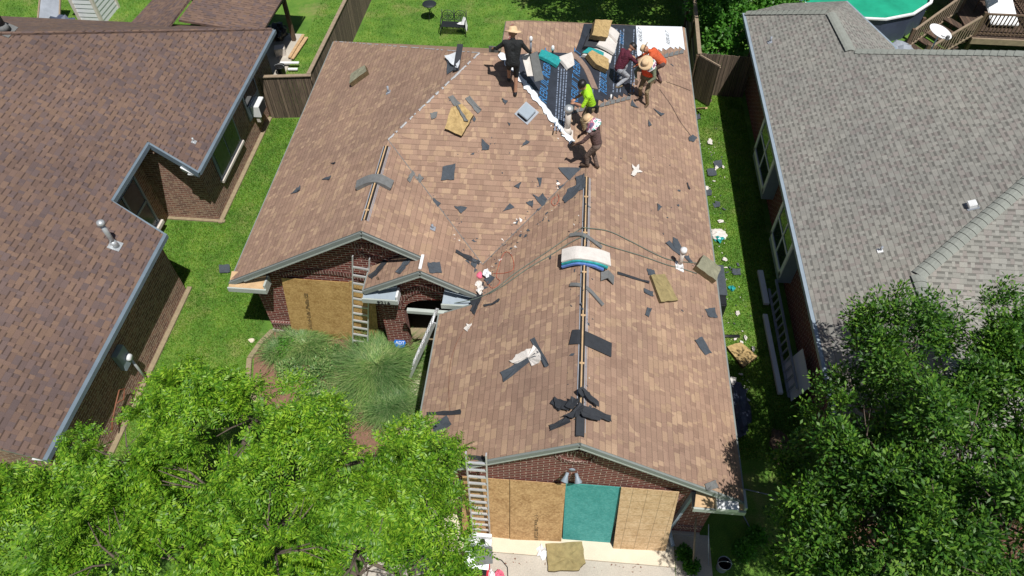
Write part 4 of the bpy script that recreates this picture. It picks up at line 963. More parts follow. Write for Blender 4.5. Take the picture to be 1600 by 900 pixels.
# ribbons draped over ridges
def ribbon(path, w_, th, mt, name, label, cat, grp=None, wdir=(0,1,0), mats2=None):
    wd = Vector(wdir).normalized(); P = [Vector(p_) for p_ in path]; b = MB(); k = len(P); vs = []
    for i, p_ in enumerate(P):
        d = (P[min(i+1, k-1)]-P[max(i-1, 0)]).normalized(); s_ = (wd-d*wd.dot(d)).normalized(); n_ = d.cross(s_)
        if n_.z < 0: n_ = -n_
        vs += [p_+s_*(w_/2), p_-s_*(w_/2), p_+s_*(w_/2)-n_*th, p_-s_*(w_/2)-n_*th]
    fs = []
    for i in range(k-1):
        a = 4*i; c_ = a+4; fs += [(a, a+1, c_+1, c_), (a+2, c_+2, c_+3, a+3), (a, c_, c_+2, a+2), (a+1, a+3, c_+3, c_+1)]
    fs += [(0, 2, 3, 1), (4*k-4, 4*k-3, 4*k-1, 4*k-2)]
    b.add(vs, fs, 0)
    return solo(b, name, mt, label, cat, grp)
def drape(px, w_, th, mt, label, planes, lift=.03, name='shingle_strip', cat='shingle', grp='shingle strips draped over the ridges', wdir=(0,1,0), rnd=.0):
    P = [PP(k, x, y, lift) for (x, y), k in zip(px, planes)]
    Q = []
    for i in range(len(P)-1):
        for j in range(4): Q.append(P[i].lerp(P[i+1], j/4))
    Q.append(P[-1])
    for _ in range(2): Q = [Q[0]]+[(Q[i-1]+Q[i]*2+Q[i+1])/4 for i in range(1, len(Q)-1)]+[Q[-1]]
    return ribbon(Q, w_, th, mt, name, label, cat, grp, wdir)
drape([(560, 292), (578, 283), (590, 281), (611, 292)], .30, .09, 'scrapl', 'thick grey bundle of ridge strips bent over the left ridge', ['L', 'L', 'WR', 'WR'], .10)
drape([(891, 369), (905, 367), (914, 369), (939, 388)], .10, .025, 'scrapl', 'narrow grey strip bent over the garage ridge where the hose crosses', ['GL', 'GL', 'R', 'R'], .05)
drape([(892, 446), (906, 446), (918, 452), (941, 478)], .09, .025, 'scrapl', 'narrow grey strip bent over the garage ridge below the white bundles', ['GL', 'GL', 'R', 'R'], .05)
drape([(893, 528), (905, 527), (915, 530), (954, 548)], .36, .012, 'scrapd', 'dark shingle sheet bent over the middle of the garage ridge', ['GL', 'GL', 'R', 'R'], .04)
# wrapped bundles over the garage ridge
t = thing('shingle_bundle', PP('GL', 907, 412, .05), 'white and teal wrapped shingle bundles bent over the garage ridge', 'shingle bundle')
def draped_layer(px, w_, th, lift, mts, nm, par):
    P = [PP(k, x, y, lift) for (x, y), k in px]; Q = []
    for i in range(len(P)-1):
        for j in range(4): Q.append(P[i].lerp(P[i+1], j/4))
    Q.append(P[-1])
    for _ in range(4): Q = [Q[0]]+[(Q[i-1]+Q[i]*2+Q[i+1])/4 for i in range(1, len(Q)-1)]+[Q[-1]]
    o = ribbon(Q, w_, th, mts, nm, None, None); under(o, par); return o
draped_layer([((880, 413), 'GL'), ((893, 409), 'GL'), ((908, 406), 'GL'), ((925, 411), 'R'), ((941, 419), 'R')], .34, .06, .08, 'scrapd', 'bundle', t)
draped_layer([((882, 413), 'GL'), ((893, 410), 'GL'), ((908, 407), 'GL'), ((924, 411), 'R'), ((938, 417), 'R')], .36, .05, .13, 'bluew', 'bundle', t)
draped_layer([((884, 411), 'GL'), ((895, 408), 'GL'), ((908, 405), 'GL'), ((925, 409), 'R'), ((942, 416), 'R')], .36, .05, .19, 'teal', 'bundle', t)
draped_layer([((885, 409), 'GL'), ((895, 406), 'GL'), ((909, 403), 'GL'), ((926, 407), 'R'), ((944, 414), 'R')], .38, .045, .245, 'wrap', 'bundle', t)
# folded metal vent lying on the right slope
n_ = PLN['R'][0].normalized()
q = [PP('R', x, y, l) for x, y, l in [(937, 427, .02), (945, 441, .02), (957, 446, .02), (958, 433, .02)]]
solo(MB().slab([PP('R', 937, 427, .05), PP('R', 937, 440, .05), PP('R', 945, 438, .12), PP('R', 946, 426, .12)], .02).slab([PP('R', 946, 426, .12), PP('R', 945, 438, .12), PP('R', 957, 446, .05), PP('R', 958, 433, .05)], .02), 'bent_shingle', 'scrapl', 'folded grey shingle tile on the right slope beside the white bundles', 'shingle', 'shingle scraps')

# stack of bundles by the crew
def bundle(px, k, lift, th, mt, label, grp='wrapped bundles by the crew', bow=.022):
    n = PLN[k][0].normalized(); q = [PP(k, x, y, lift) for x, y in px]; b = MB(); m_ = 8; rows = []
    for i in range(m_+1):
        u = i/m_; a = q[0].lerp(q[1], u); c_ = q[3].lerp(q[2], u); off = n*(bow*math.sin(math.pi*u))
        rows.append((a+off, c_+off))
    vs = []
    for a, c_ in rows: vs += [a+n*th, c_+n*th, a, c_]
    fs = []
    for i in range(m_):
        o_ = 4*i; fs += [(o_, o_+1, o_+5, o_+4), (o_+2, o_+6, o_+7, o_+3), (o_, o_+4, o_+6, o_+2), (o_+1, o_+3, o_+7, o_+5)]
    fs += [(0, 2, 3, 1), (4*m_, 4*m_+1, 4*m_+3, 4*m_+2)]
    b.add(vs, fs); return solo(b, 'shingle_bundle', mt, label, 'shingle bundle', grp)
bundle([(908, 78), (952, 84), (956, 63), (916, 58)], 'R', .03, .12, 'scrapd', 'dark bundle at the bottom of the stack under the tan foam')
bundle([(926, 78), (953, 92), (958, 74), (938, 62)], 'R', .15, .08, 'wrap', 'white wrapped bundle on the stack right of the tan foam')
bundle([(940, 62), (955, 76), (959, 64), (945, 53)], 'R', .24, .07, 'wrap', 'upper white wrapped bundle on the stack nearest the ridge edge')
bundle([(906, 90), (950, 103), (953, 92), (925, 79)], 'R', .03, .09, 'wrap', 'white bundle with teal band lying below the stack')
bundle([(905, 88), (938, 94), (939, 88), (915, 80)], 'R', .13, .03, 'teal', 'teal wrapper on the white bundle below the stack')
bundle([(838, 92), (868, 108), (874, 96), (843, 82)], 'R', .04, .08, 'teal', 'teal wrapped bundle at the ridge right of the man in black')
bundle([(868, 94), (884, 112), (894, 106), (890, 86)], 'R', .04, .08, 'wrap', 'white wrapped bundle at the ridge in the middle of the underlayment')
bundle([(814, 92), (828, 112), (835, 106), (822, 88)], 'R', .05, .06, 'wrap', 'white wrapped bundle behind the man in black')
drape([(893, 87), (902, 92), (916, 110), (928, 140)], .22, .05, 'scrapt', 'long strip of brown shingle lying across the underlayment', ['R']*4, .05, wdir=(1, .3, -.5), grp=None)
# ================================================================== SHINGLE SCRAPS
SC = 'shingle scraps'
def scrap(k, px, label, mt='scrap', name='shingle_scrap', th=.012, lift=.016, curl=.045, cat='shingle', grp=SC):
    n = PLN[k][0].normalized(); rr = random.Random(int(px[0][0]*7+px[0][1])); q = [PP(k, x, y, lift) for x, y in px]
    out = []
    for i in range(len(q)):
        a = q[i]; c_ = q[(i+1) % len(q)]; ed = (c_-a); inw = n.cross(ed).normalized(); out += [a]+[a.lerp(c_, u_)+inw*(rr.uniform(-.014, .014) if ed.length > .18 else 0) for u_ in (.25, .5, .75)]
    ce = sum(out, Vector())/len(out); out = [p_+n*(rr.uniform(0, curl) if i % 4 == 0 else rr.uniform(0, curl*.4)) for i, p_ in enumerate(out)]
    m_ = len(out); b = MB(); low = [p_-n*th for p_ in out]
    b.add([ce]+out+[ce-n*th]+low, [(0, 1+i, 1+(i+1) % m_) for i in range(m_)]+[(m_+1, m_+2+(i+1) % m_, m_+2+i) for i in range(m_)]+[(1+i, m_+2+i, m_+2+(i+1) % m_, 1+(i+1) % m_) for i in range(m_)])
    o = b.build(name, mt)
    if k != 'G' : pass
    return tag(o, label, cat, grp)
F_ = [
 ('F', [(692,261),(712,256),(710,281),(689,282)], 'large slate shingle piece in the middle of the front slope'),
 ('F', [(678,309),(689,318),(676,331),(670,325)], 'slate shingle piece beside the left valley of the front slope'),
 ('F', [(710,322),(730,324),(721,334)], 'slate triangle in the lower middle of the front slope'),
 ('F', [(753,217),(765,228),(764,234),(753,235)], 'small dark shingle piece below the upper foam block'),
 ('F', [(814,230),(822,219),(828,222)], 'dark triangle below the metal box vent'),
 ('F', [(839,278),(847,278),(844,293)], 'upright slate sliver left of the torn flashing pile'),
 ('F', [(803,291),(815,285),(811,295)], 'smallest slate triangle on the right of the front slope'),
 ('F', [(785,331),(797,318),(804,324)], 'wide slate triangle in the lower right of the front slope'),
 ('F', [(784,154),(794,158),(789,164)], 'dark triangle above the metal box vent'),
 ('F', [(793,191),(798,194),(796,197)], 'tiny dark chip left of the metal box vent'),
 ('F', [(818,366),(828,350),(835,353),(827,368)], 'slate rectangle lying on the right valley'),
 ('F', [(872,262),(903,262),(905,275),(893,288)], 'blue grey flap at the top of the right valley'),
 ('F', [(872,290),(886,289),(892,300),(881,306)], 'pale torn flashing piece in the right valley pile'),
 ('GL', [(888,296),(903,288),(905,300),(884,318),(879,312)], 'large slate shingle curled over the right valley edge'),
 ('F', [(831,303),(841,309),(848,302),(855,312),(849,325)], 'pointed slate shingle at the lower end of the right valley pile'),
 ('F', [(822,316),(833,313),(832,325)], 'small dark corner piece left of the pointed slate shingle'),
 ('F', [(839,327),(856,321),(851,331),(845,337)], 'dark shingle wedge at the bottom of the right valley pile'),
 ('WR', [(667,411),(686,410),(690,427),(671,427)], 'dark square shingle on the roof above the porch gable'),
 ('PL', [(577,432),(590,419),(602,405),(606,409),(595,424),(581,437)], 'long curved dark strip on the left porch slope', 'scrapd'),
 ('PL', [(619,426),(630,412),(640,401),(645,405),(636,416),(626,429)], 'dark strip in the middle of the left porch slope'),
 ('PL', [(589,434),(592,433),(594,437),(591,438)], 'tiny brown chip on the left porch slope', 'woodd'),
 ('WR', [(712,391),(735,402),(750,409),(748,414),(730,407),(711,395)], 'long dark strip along the left valley bottom', 'scrapd'),
 ('WR', [(635,281),(644,267),(649,270),(640,286)], 'grey strip at the left valley, leftmost of the three beside the left ridge', 'scrapl'),
 ('F', [(646,285),(655,272),(663,279),(651,290)], 'grey strip at the left valley, rightmost of the three beside the left ridge', 'scrapl'),
 ('F', [(641,284),(650,276),(654,280),(645,287)], 'grey strip at the left valley between two others', 'scrapl'),
 ('GL', [(783,583),(836,551),(839,557),(788,598)], 'long dark shingle strip beside the white torn wrapper'),
 ('GL', [(829,531),(836,528),(859,571),(853,575)], 'dark strip lying across the upper end of the white torn wrapper'),
 ('GL', [(668,645),(721,641),(721,648),(668,650)], 'long narrow dark strip near the lower left eave of the garage', 'scrapd'),
 ('GL', [(676,664),(699,650),(707,664),(680,680)], 'slate shingle just below the narrow strip at the garage left eave'),
 ('GL', [(735,471),(744,462),(749,440),(757,442),(752,470),(744,487)], 'dark strip at the back corner of the garage left slope', 'scrapd'),
 ('GL', [(756,477),(770,474),(781,467),(782,470),(771,477),(757,480)], 'thin curved strip beside the back corner of the garage left slope', 'scrapd'),
 ('GL', [(858,403),(862,400),(861,406)], 'tiny dark chip between the hoses on the garage left slope'),
 ('GL', [(732,712),(761,714),(760,721),(738,719)], 'dark shingle edge at the left garage eave above the ladder', 'scrapd'),
 ('R', [(1038,380),(1044,377),(1070,398),(1064,402)], 'dark strip pointing to the white pipe near the right eave'),
 ('R', [(1051,371),(1057,374),(1066,390),(1060,397),(1050,384)], 'broad slate shingle beside the white pipe near the right eave'),
 ('R', [(1068,400),(1075,400),(1082,412),(1076,411)], 'slate chip between the white pipe and the olive foam'),
 ('R', [(1010,420),(1021,423),(1024,431),(1012,430)], 'slate square above the long foam block'),
 ('R', [(964,425),(1014,440),(1013,444),(964,429)], 'long thin dark strip left of the long foam block', 'scrapd'),
 ('R', [(1005,451),(1019,457),(1020,464),(1006,458)], 'slate square left of the long foam block'),
 ('R', [(1010,481),(1017,483),(1013,496),(1007,492)], 'small slate rectangle below the long foam block'),
 ('R', [(1101,483),(1115,482),(1120,497),(1107,496)], 'slate square at the right eave by the black cooler cover'),
 ('R', [(1084,532),(1095,527),(1112,552),(1101,555)], 'large slate rectangle near the right eave'),
 ('R', [(986,157),(997,170),(985,166)], 'dark triangle below the two workers in hats'),
 ('R', [(1020,170),(1037,179),(1032,182)], 'pointed dark triangle right of the two workers'),
 ('R', [(1012,187),(1018,196),(1013,198)], 'small dark triangle two metres below the workers'),
 ('R', [(1075,215),(1082,211),(1089,216),(1084,222),(1076,221)], 'dark crumpled chip at the right eave upper part'),
 ('R', [(1026,318),(1034,324),(1027,330)], 'dark triangle in the middle of the right slope'),
 ('R', [(1112,318),(1119,320),(1117,326)], 'dark chip overhanging the right eave'),
 ('R', [(1072,286),(1074,286),(1078,296),(1076,297)], 'thin dark sliver near the right eave', 'scrapd'),
 ('R', [(1100,757),(1116,751),(1122,762),(1104,768)], 'grey shingle at the lower right corner of the garage roof', 'scrapl'),
 ('L', [(455,304),(463,296),(471,291),(469,299)], 'slate sliver lowest on the left slope'),
 ('L', [(503,281),(518,275),(515,282)], 'slate sliver in the middle of the left slope'),
 ('L', [(516,256),(525,254),(523,257)], 'tiny slate chip on the left slope', 'scrapd'),
 ('L', [(699,94),(704,100),(713,108),(699,117)], 'dark shingle flap under the white felt by the hip', 'scrap'),
 ('F', [(700,152),(708,149),(722,165),(713,169)], 'grey strip above the upper foam block, left one', 'scrapl'),
 ('F', [(727,154),(734,150),(753,172),(747,178)], 'grey strip above the upper foam block, right one', 'scrapl'),
 ('F', [(893,270),(905,262),(914,268),(908,284),(897,286)], 'slate flap bent over the top end of the right valley'),
 ('GL', [(900,278),(914,272),(916,292),(904,300)], 'dark shingle at the very top of the garage ridge'),
 ('F', [(866,304),(878,300),(874,316),(868,318)], 'grey torn chip beside the pale flashing piece', 'scrapl'),
 ('GL', [(736,486),(741,470),(748,452),(755,455),(748,478),(742,493)], 'black strip hanging off the back corner of the garage slope', 'scrapd'),
 ('WR', [(738,404),(746,408),(742,420),(735,414)], 'small dark piece at the lower end of the left valley'),
 ('GL', [(757,438),(766,430),(774,434),(764,446)], 'dark torn piece among the rags at the valley end'),
 ('F', [(672,177),(684,175),(682,184),(675,187)], 'pale grey chip left of the upper foam block', 'scrapl'),
]
for f in F_: scrap(f[0], f[1], f[2], *(f[3:4]))
scrap('F', [(712,166),(717,168),(728,184),(733,193),(726,192),(720,180)], 'thin grey strip lying on top of the upper foam block', 'scrapl', lift=.14)
scrap('L', [(697,91),(723,80),(719,112),(708,104)], 'white felt flap standing at the left hip', 'underw', 'felt_scrap', lift=.06, curl=.09, cat='felt', grp=None)
ribbon([PP('L', 714, 112, .05), PP('L', 720, 92, .12), PP('L', 724, 76, .16)], .16, .02, 'scrapd', 'shingle_strip', 'upright dark strip beside the white felt flap at the hip', 'shingle', SC, (1, 0, 0))
for px, lb in [([(985,274),(988,266),(986,258),(992,262),(997,258),(997,266),(1002,270),(994,271),(990,277)], 'white torn paper on the upper right slope'),
               ([(726,515),(731,508),(739,507),(735,513),(731,519)], 'small white scrap on the garage left slope')]:
    scrap('R' if px[0][0] > 900 else 'GL', px, lb, 'wrap', 'paper_scrap', lift=.03, curl=.05, cat='paper', grp='paper scraps')
scrap('GL', [(798,566),(808,556),(824,547),(836,542),(845,553),(846,566),(832,573),(834,560),(824,560),(806,570)], 'white torn wrapper under the dark strips on the garage left slope', 'wrap', 'torn_wrapper', lift=.02, curl=.06, cat='wrapper', grp=None)
# pile at the foot of the garage ridge
PI = [([(862,632),(869,622),(886,632),(877,645)], 'GL', .05), ([(861,666),(890,652),(893,661),(862,675)], 'GL', .04), ([(869,626),(890,630),(893,646),(872,640)], 'GL', .09),
      ([(885,655),(900,648),(912,634),(918,640),(905,658)], 'GL', .13), ([(897,612),(905,607),(915,616),(905,624)], 'R', .10), ([(903,612),(913,618),(929,632),(929,640),(912,628)], 'R', .14),
      ([(905,636),(924,640),(950,652),(951,662),(930,655),(907,648)], 'R', .08), ([(900,648),(920,644),(934,656),(930,662),(905,656)], 'R', .14), ([(899,626),(912,630),(900,646),(888,640)], 'GL', .15)]
PL_ = ['dark shingle pointing down left in the pile on the lower garage ridge', 'long dark shingle lowest on the left of the ridge pile', 'dark shingle against the left side of the ridge pile', 'dark shingle across the middle of the ridge pile', 'small dark shingle at the top of the ridge pile', 'bent dark shingle at the upper right of the ridge pile', 'longest dark shingle on the right of the ridge pile', 'dark shingle under the longest one in the ridge pile', 'dark shingle leaning in the centre of the ridge pile']
for (px, k, lf), lb in zip(PI, PL_): scrap(k, px, lb, 'scrapd', lift=lf, curl=.05, th=.014)
solo(MB().bb((.68, 6.35, 4.70), (.84, 6.95, 4.80)), 'ridge_patch', 'scrapd', 'dark cap shingle at the very front of the garage ridge', 'shingle', SC)
# valley cloths
for (px, py, mt, lb, sd) in [(752, 432, 'pink', 'red and pink rag at the end of the valley', 21), (763, 429, 'soffit', 'white and black rag beside the red rag at the valley', 22), (750, 446, 'wrap', 'white crumpled wrap in the valley beside the porch', 23), (752, 455, 'wrap', 'pinkish wrap lowest in the valley heap', 24)]:
    p_ = PP('GL', px, py, .06); lump('rag', p_, (.08, .11, .06), mt, lb, 'rag', sd, 2)
# torn crumbs and granules strewn on the roof and grass: too many to count
def crumbs(label, areas, mt, seed, dens=.55):
    rr = random.Random(seed); b = MB()
    for (k, x0, y0, x1, y1, n, wd_) in areas:
        nn = PLN[k][0].normalized()
        for i in range(int(n*dens)):
            u = rr.random(); px = x0+(x1-x0)*u+rr.gauss(0, wd_); py = y0+(y1-y0)*u+rr.gauss(0, wd_*.7); c = PP(k, px, py, .012 if k != 'G' else .05); r_ = rr.uniform(.01, .035) if rr.random() < .85 else rr.uniform(.04, .09)
            e1 = Vector((rr.uniform(-1, 1), rr.uniform(-1, 1), 0)); e1 = (e1-nn*e1.dot(nn)).normalized(); e2 = nn.cross(e1)
            pts = [c+e1*(r_*math.cos(a)*rr.uniform(.5, 1.3))+e2*(r_*.6*math.sin(a)*rr.uniform(.5, 1.3)) for a in [j*1.57+rr.random() for j in range(4)]]
            b.slab(pts, .006, 0, nrm=nn)
    o = b.build('roof_crumbs', mt); tag(o, label, 'debris', kind='stuff')
crumbs('dark shingle crumbs strewn over the valleys and ridges of the main roof', [('GL', 765, 415, 900, 290, 70, 5), ('F', 770, 395, 880, 290, 60, 6), ('GL', 745, 470, 770, 425, 50, 5), ('WR', 720, 380, 752, 440, 30, 4), ('F', 640, 270, 740, 380, 30, 5), ('R', 920, 300, 910, 660, 60, 8), ('GL', 905, 300, 885, 680, 60, 10), ('R', 1000, 180, 1080, 500, 40, 22), ('F', 700, 150, 860, 330, 50, 30), ('R', 900, 180, 1060, 100, 50, 7), ('R', 1040, 380, 1110, 430, 25, 9)], 'scrap', 1)
crumbs('pale paper and felt crumbs strewn over the right valley and hip of the main roof', [('GL', 765, 420, 890, 300, 45, 4), ('F', 760, 400, 880, 285, 30, 5), ('WR', 700, 360, 750, 415, 22, 3), ('F', 815, 130, 880, 225, 25, 5), ('R', 905, 270, 915, 640, 20, 6)], 'wrap', 2, .3)
crumbs('pale paper crumbs on the grass strip right of the main roof', [('G', 1108, 210, 1130, 450, 70, 7), ('G', 1150, 450, 1165, 640, 60, 8)], 'wrap', 3)
crumbs('dark shingle crumbs on the grass strip right of the main roof', [('G', 1105, 200, 1150, 460, 50, 7), ('G', 1150, 460, 1165, 640, 30, 8)], 'scrap', 4)
crumbs('leaf litter and dust specks on the driveway and apron', [('G', 780, 848, 1050, 868, 70, 8), ('G', 790, 880, 1050, 890, 60, 9)], 'mulch', 5)
# hoses and cords
def cord(name, pts, r, mt, label, cat):
    P = [PP(k, x, y, r+.012) for x, y, k in pts]; Q = []
    for i in range(len(P)-1):
        for j in range(6):
            t_ = j/6; p0 = P[max(i-1, 0)]; p1 = P[i]; p2 = P[i+1]; p3 = P[min(i+2, len(P)-1)]
            Q.append(.5*((2*p1)+(p2-p0)*t_+(2*p0-5*p1+4*p2-p3)*t_*t_+(3*p1-p0-3*p2+p3)*t_**3))
    Q.append(P[-1]); return solo(MB().tube(Q, r, 6), name, mt, label, cat, smooth=True)
M['hose'] = mat('grey_green_hose', (.14, .18, .15), .5, .2)
M['orange'] = mat('orange_cord', (.55, .10, .05), .5, .2)
cord('air_hose', [(690,478,'GL'),(742,468,'GL'),(775,452,'GL'),(805,428,'GL'),(850,398,'GL'),(882,376,'GL'),(908,358,'GL'),(914,357,'R'),(950,362,'R'),(985,378,'R'),(1020,396,'R'),(1048,407,'R'),(1090,412,'R')], .011, 'hose', 'green grey air hose arching over the garage ridge, the upper one', 'hose')
cord('air_hose', [(765,460,'GL'),(790,445,'GL'),(826,420,'GL'),(860,400,'GL'),(890,381,'GL'),(908,372,'GL'),(916,372,'R'),(950,385,'R'),(1000,400,'R'),(1040,414,'R'),(1060,419,'R'),(1088,428,'R')], .011, 'hose', 'green grey air hose over the garage ridge, the lower one beside the bundles', 'hose')
cord('orange_cord', [(770,428,'GL'),(790,427,'GL'),(803,420,'GL'),(800,400,'GL'),(788,396,'GL'),(776,430,'GL'),(782,440,'GL'),(776,448,'GL'),(768,450,'GL'),(762,440,'GL')], .005, 'orange', 'orange extension cord looped at the valley corner', 'cord')
cord('orange_cord', [(703,645,'GL'),(702,600,'GL'),(706,560,'GL'),(720,525,'GL'),(745,490,'GL'),(756,470,'GL')], .004, 'rust', 'thin red line running down the left slope of the garage', 'cord')
cord('orange_cord', [(869,308,'GL'),(864,312,'GL'),(862,318,'GL'),(868,322,'GL'),(874,312,'GL'),(872,304,'GL')], .005, 'orange', 'orange cord loop in the right valley pile', 'cord')
cord('rope', [(1030,140,'R'),(1048,165,'R'),(1062,190,'R'),(1080,214,'R')], .006, 'black', 'thin safety rope from the worker in the orange vest to the right eave', 'rope')
cord('rope', [(1040,128,'R'),(1060,135,'R'),(1078,142,'R')], .006, 'black', 'thin safety rope running right from the worker in the orange vest', 'rope')
# debris on the grass strip right of the house
def gscrap(px, lb, mt, **kw): scrap('G', px, lb, mt, lift=.05, **kw)
for px, lb in [([(1115,254),(1127,251),(1128,262),(1116,266)], 'slate shingle upper one of the pair on the grass strip'), ([(1104,266),(1118,264),(1119,276),(1106,277)], 'slate shingle lower one of the pair on the grass strip'),
               ([(1101,297),(1111,298),(1112,307),(1102,307)], 'slate shingle on the grass right beside the eave'), ([(1116,316),(1125,317),(1124,325),(1117,325)], 'lone small slate shingle on the grass strip'),
               ([(1147,619),(1158,617),(1160,629),(1148,630)], 'slate shingle on the grass below the tan foam block'), ([(1143,421),(1156,422),(1157,431),(1145,431)], 'grey shingle on the grass at the shade edge'),
               ([(343,416),(359,415),(361,427),(344,428)], 'slate shingle lying on the lawn between the left houses'), ([(1084,181),(1092,180),(1095,187),(1086,189)], 'slate shingle at the top end of the grass strip')]:
    gscrap(px, lb, 'scrap', grp=SC)
rr = random.Random(5)
litter = [(1109,221,9,'uppermost paper litter on the right grass strip'),(1120,262,5,'paper scrap between the two slate shingles'),(1130,261,4,'paper scrap right of the slate pair'),(1132,277,3,'tiny paper dot at the shade edge'),(1103,294,7,'paper litter against the eave above the small slate'),(1127,346,8,'paper litter with teal corner above the big wrapper'),(1132,405,8,'lone paper scrap below the big wrapper'),(1153,489,6,'paper scrap beside the black cover'),(1165,527,9,'crumpled white plastic at the foot of the black cover'),(1177,545,5,'paper scrap beside the tan foam on the grass'),(1161,620,7,'paper scrap by the lowest slate shingle'),(1158,585,5,'paper scrap just under the foam on the grass'),(1163,612,6,'white ring of paper below the foam on the grass'),(1128,452,9,'pale litter above the black cover'),(1118,265,4,'small paper ball left of the slate pair')]
for x, y, s_, lb in litter:
    p_ = PZ(x, y, .06); lump('paper_litter', p_, (s_*.009*(.5+rr.random()), s_*.012*(.5+rr.random()), .03), 'wrap', lb, 'litter', int(x), 2)
lump('torn_wrapper', PZ(1122, 366, .05), (.28, .22, .08), 'wrap', 'large white torn wrapper on the grass strip below the middle of the right eave', 'wrapper', 31)
lump('teal_wrapper', PZ(1124, 374, .05), (.14, .12, .08), 'teal', 'teal plastic beside the large torn wrapper', 'wrapper', 32, 2)
lump('teal_wrapper', PZ(1144, 450, .05), (.09, .09, .08), 'teal', 'round teal plastic on the grass above the black cover', 'wrapper', 33, 2)
t = thing('covered_unit', PZ(1138, 490), 'black covered unit standing on the grass against the right eave', 'air conditioner')
p_ = PZ(1133, 492, 0)
part(MB().bb((4.5, 12.95, 0), (5.15, 14.1, .75)), 'body', 'black', t, bevel=.04); part(MB().bb((4.48, 13.3, .76), (5.18, 14.45, .79)), 'lid', 'scrap', t)
part(MB().tube([(4.6, 12.9, .6), (4.65, 12.75, .3), (4.75, 12.5, .08), (5.1, 12.35, .05), (5.6, 12.4, .04)], .05, 8), 'duct', 'black', t, True)
lump('dirt_bag', (5.15, 9.9, .2), (.38, .85, .3), 'poolw', 'dark blue tarp bundle in the shade below the right eave', 'tarp', 41)
lump('paper_litter', (5.1, 10.6, .45), (.12, .1, .06), 'wrap', 'white paper lying on the dark blue tarp bundle', 'litter', 42, 2)
lump('cardboard_heap', (6.2, 8.85, .15), (.25, .5, .2), 'woodd', 'brown cardboard heap in the shade near the right tree', 'cardboard', 43)
lump('stone', PZ(477, 613, .05), (.2, .12, .08), 'concl', 'pale flat stone at the edge of the planting bed', 'stone', 44, 2)
lump('stone', PZ(393, 532, .03), (.1, .07, .05), 'concl', 'small white stone on the lawn beside the bed edging', 'stone', 45, 2)
lump('white_paper', PZ(848, 862, .06), (.13, .16, .06), 'soffit', 'white paper beside the dark foam slab on the driveway', 'paper', 46, 2)
solo(MB().tube([(5.25, 6.6, .03), (5.0, 7.2, .03), (5.2, 7.7, .03), (5.8, 7.6, .03), (6.3, 7.1, .03), (6.0, 6.7, .03)], .015, 6), 'garden_hose', 'tin', 'pale garden hose loop on the shaded ground by the right tree', 'hose', smooth=True)
solo(MB().beam((5.2, 23.0, .1), (5.45, 22.6, .45), .1, .06), 'yellow_plank', 'wood', 'short yellow plank standing in the grass below the open gate', 'plank')
# security sign
t = thing('security_sign', PZ(629, 553), 'small round blue security sign on a stake beside the porch pier', 'sign')
p_ = Vector(t.location); rt = Matrix.Rotation(R(50), 3, 'X')
part(MB().tube([p_, p_+Vector((0,0,.55))], .01, 6), 'stake', 'galv', t); sp_ = part(MB().lathe(p_+Vector((0,-.02,.6)), [(.001, -.005), (.17, -.005), (.17, .008), (.001, .008)], 8, rot=rt), 'plate', 'bluesign', t)
mx = Matrix.Translation(p_+Vector((-.125, -.02, .6))+rt@Vector((0, -.045, .010))) @ rt.to_4x4()
text_mesh('sign_lettering', 'ADT', .13, .002, 'white', mx, sp_)

# ================================================================== PEOPLE
def body_mesh(name, segs, mats, vox=.011):
    """segs: (p0, p1, r0, r1, material index, squash) -> one continuous remeshed surface"""
    b = MB()
    for (a, c_, r0, r1, mi) in segs:
        a = Vector(a); c_ = Vector(c_); d = c_-a; L = d.length
        if L < 1e-4: d = Vector((0,0,1)); L = .001
        d.normalize(); P = []; rs = []
        for i in range(5): t_ = -math.cos(math.pi/2*i/4.0); P.append(a+d*(r0*t_)); rs.append(max(.001, r0*math.sqrt(max(0, 1-t_*t_))))
        for i in range(5): t_ = math.sin(math.pi/2*i/4.0); P.append(c_+d*(r1*t_)); rs.append(max(.001, r1*math.sqrt(max(0, 1-t_*t_))))
        P2 = [P[0]]; R2 = [rs[0]]
        for p_, r_ in zip(P[1:], rs[1:]):
            if (p_-P2[-1]).length > 1e-5: P2.append(p_); R2.append(r_)
        b.tube(P2, R2, 14)
    me = bpy.data.meshes.new(name); me.from_pydata(b.v, [], b.f)
    o = bpy.data.objects.new(name, me); col.objects.link(o)
    md = o.modifiers.new('r', 'REMESH'); md.mode = 'VOXEL'; md.voxel_size = vox; md.use_smooth_shade = True
    sm = o.modifiers.new('s', 'SMOOTH'); sm.iterations = 2; sm.factor = .4
    dg = bpy.context.evaluated_depsgraph_get(); dg.update()
    m2 = bpy.data.meshes.new_from_object(o.evaluated_get(dg)); bpy.data.objects.remove(o); m2.name = name
    m2.materials.clear()
    for m in mats: m2.materials.append(M[m] if isinstance(m, str) else m)
    n = len(m2.vertices); co = np.zeros(n*3); m2.vertices.foreach_get('co', co); co = co.reshape(-1, 3)
    best = np.full(n, 1e9); bi = np.zeros(n, int)
    for (a, c_, r0, r1, mi) in segs:
        a = np.array(a); d = np.array(c_)-a; L2 = max(1e-8, d@d); t_ = np.clip(((co-a)@d)/L2, 0, 1)
        q = a+t_[:, None]*d; rad = r0+(r1-r0)*t_; ds = np.linalg.norm(co-q, axis=1)-rad
        u = ds < best; best[u] = ds[u]; bi[u] = mi
    pm = [int(bi[p.vertices[0]]) for p in m2.polygons]; m2.polygons.foreach_set('material_index', pm)
    m2.polygons.foreach_set('use_smooth', [True]*len(pm)); m2.update()
    o = bpy.data.objects.new(name, m2); col.objects.link(o); return o
M['skin'] = mat('skin', (.42, .22, .14), .55, .1); M['shoe'] = mat('work_boot', (.09, .055, .035), .8, .3); M['lip'] = mat('lips', (.30, .11, .09), .5, .05)
